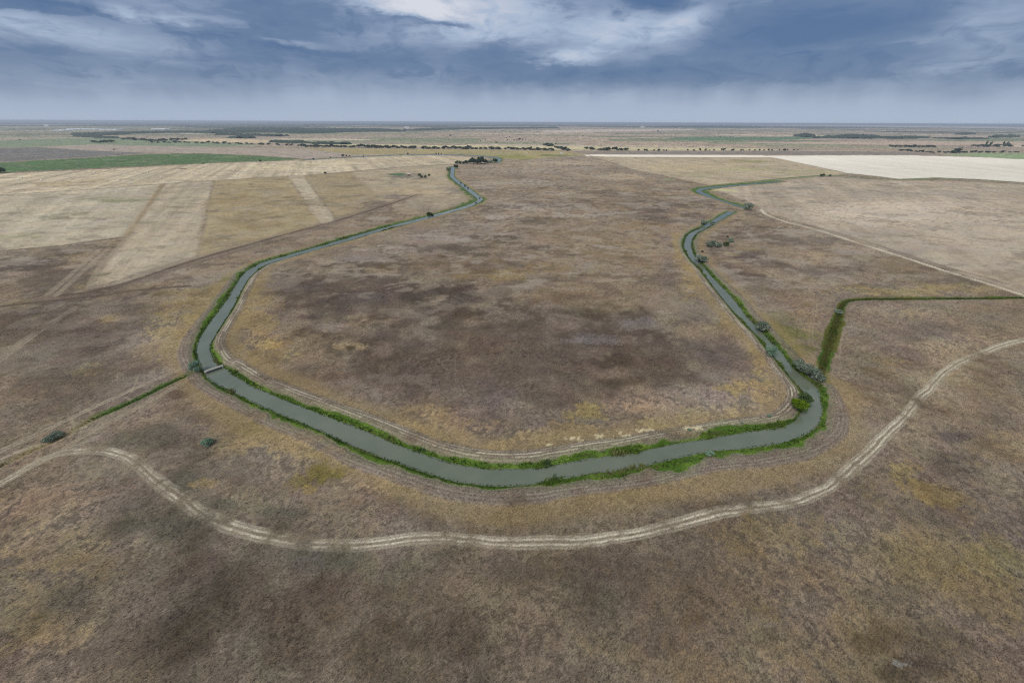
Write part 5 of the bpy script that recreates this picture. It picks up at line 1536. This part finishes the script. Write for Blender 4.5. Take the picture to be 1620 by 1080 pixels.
house('farm_hut', 647, 278, (7, 5, 4.2), 0.25, M_BRICK, M_ROOF, 'small red walled hut with grey roof beside the dark green pool', 'hut')
house('white_shed', 888, 243.6, (11, 5, 3.4), 0.1, M_WHITE, M_ROOF, 'long white shed at the edge of the olive meadow', 'shed', None, True, 1)
house('white_shed', 834, 242.8, (4, 3.4, 3.2), 0.0, M_WHITE, M_ROOF, 'tiny white shed in the middle of the olive meadow', 'shed', None, True, 0)
house('white_shed', 956, 237.0, (9, 7, 4.5), 0.1, M_WHITE, M_ROOF, 'white building among loose trees behind the ploughed strip', 'shed')
for j, (x0, x1, y_) in enumerate(((85, 102, 207.4), (106, 128, 205.4), (130, 152, 205.6), (158, 186, 206.2), (240, 262, 205.2))):
    a = gp(np.array([float(x0)]), np.array([float(y_)]))[0]
    b = gp(np.array([float(x1)]), np.array([float(y_)]))[0]
    L = float(np.hypot(*(b - a)))
    m = MB()
    nb = 6
    prof = [(-0.5, 0), (-0.5, 0.6), (0, 1.0), (0.5, 0.6), (0.5, 0)]
    for k in range(nb):                    # six ridge-roofed bays behind one another
        base = len(m.v)
        for ex in (-L / 2, L / 2):
            for (py_, pz) in prof:
                m.v.append((ex, (k + py_) * 30, pz * 13))
        m.f += [tuple(base + q for q in (i_, i_ + 1, i_ + 6, i_ + 5)) for i_ in range(4)]
        m.f += [tuple(base + q for q in range(5)), tuple(base + 5 + q for q in (4, 3, 2, 1, 0))]
    o = link('glasshouse', m.mesh('glasshouse', M_GLASSHOUSE), None, ((a[0] + b[0]) / 2, (a[1] + b[1]) / 2, 0))
    o.rotation_euler = (0, 0, math.atan2(b[1] - a[1], b[0] - a[0]))
    tag(o, ('leftmost and nearest white glasshouse under the left horizon', 'second white glasshouse from the left under the left horizon', 'third white glasshouse from the left under the left horizon',
            'longest white glasshouse under the left horizon', 'rightmost white glasshouse under the left horizon, standing apart')[j], 'glasshouse', 'glasshouses under the left horizon')
for x_, y_, lb in ((75, 200.6, 'white far building above the glasshouses on the left horizon'), (644, 204.2, 'white far building under the horizon left of centre'), (1016, 202.6, 'white far building under the horizon right of centre')):
    e = house('white_building', x_, y_, (90, 40, 26), 0.1, M_WHITE, M_ROOF, lb, 'building', None, False, 0)


def tower():
    p = gp(np.array([1545.0]), np.array([202.6]))[0]
    e = bpy.data.objects.new('water_tower', None)
    col.objects.link(e)
    e.location = (p[0], p[1], 0)
    tag(e, 'pale water tower on the far plain near the right edge', 'tower')
    link('shaft', MB().tube([(0, 0, -1), (0, 0, 26)], [4, 3], 12).mesh('shaft', M_WHITE, True), e)
    link('tank', MB().tube([(0, 0, 25), (0, 0, 28), (0, 0, 36), (0, 0, 39)], [4, 9, 10, 2], 14).mesh('tank', M_WHITE, True), e)


tower()

# ------------------------------------------------------------------ straw bales on the stubble
bale = MB()
bale.tube([(-0.75, 0, 0.86), (-0.68, 0, 0.86), (0.68, 0, 0.86), (0.75, 0, 0.86)], [0.78, 0.9, 0.9, 0.78], 14)
bale_me = bale.mesh('straw_bale', M_STRAW)
for j, (x_, y_) in enumerate(((30, 286), (35, 282), (66, 286), (190, 285), (207, 291.4), (234, 272.4), (255, 282.4), (305, 275.6), (324, 268.6), (370, 270.4), (434, 262.6), (458, 269.8), (376, 277), (150, 274))):
    p = gp(np.array([float(x_)]), np.array([float(y_)]))[0]
    o = link('straw_bale', bale_me, None, (p[0], p[1], 0))
    o.rotation_euler = (0, 0, rr.uniform(0, 3.14))
    o.scale = (1.9, 1.9, 1.9)
    tag(o, 'small pale straw bale lying on the striped stubble field', 'bale', 'straw bales on the striped stubble')

# ------------------------------------------------------------------ one label for one thing: alike neighbours are told apart by their place
ORD = ('first second third fourth fifth sixth seventh eighth ninth tenth eleventh twelfth thirteenth fourteenth fifteenth sixteenth '
       'seventeenth eighteenth nineteenth twentieth').split()


def ordinal(k):
    if k <= 20:
        return ORD[k - 1]
    return '%d%s' % (k, {1: 'st', 2: 'nd', 3: 'rd'}.get(k % 10, 'th'))


shared = {}
for o in col.objects:
    if o.parent is None and o.get('label') and o.get('category'):
        shared.setdefault(o['label'], []).append(o)
for lb, obs in shared.items():
    if len(obs) > 1:
        obs.sort(key=lambda o: o.location.x / (o.location.y + 70))
        for k, o in enumerate(obs):
            o['label'] = '%s, %s from the left' % (lb, ordinal(k + 1))


# ------------------------------------------------------------------ haze over the plain
def haze():
    m, x, out = new_mat('haze')
    v = m.node_tree.nodes.new('ShaderNodeVolumePrincipled')
    v.inputs['Color'].default_value = (0.80, 0.89, 1.0, 1)
    v.inputs['Density'].default_value = 6.0e-5
    v.inputs['Anisotropy'].default_value = 0.2
    m.node_tree.links.new(v.outputs[0], out.inputs['Volume'])
    B = S + 2000
    me = MB().box((0, 0, (-4.4 + H + 5) / 2), (2 * B, 2 * B, H + 5 + 4.4)).mesh('haze', m)
    tag(link('haze', me), 'pale blue air over the whole plain', kind='stuff')


haze()
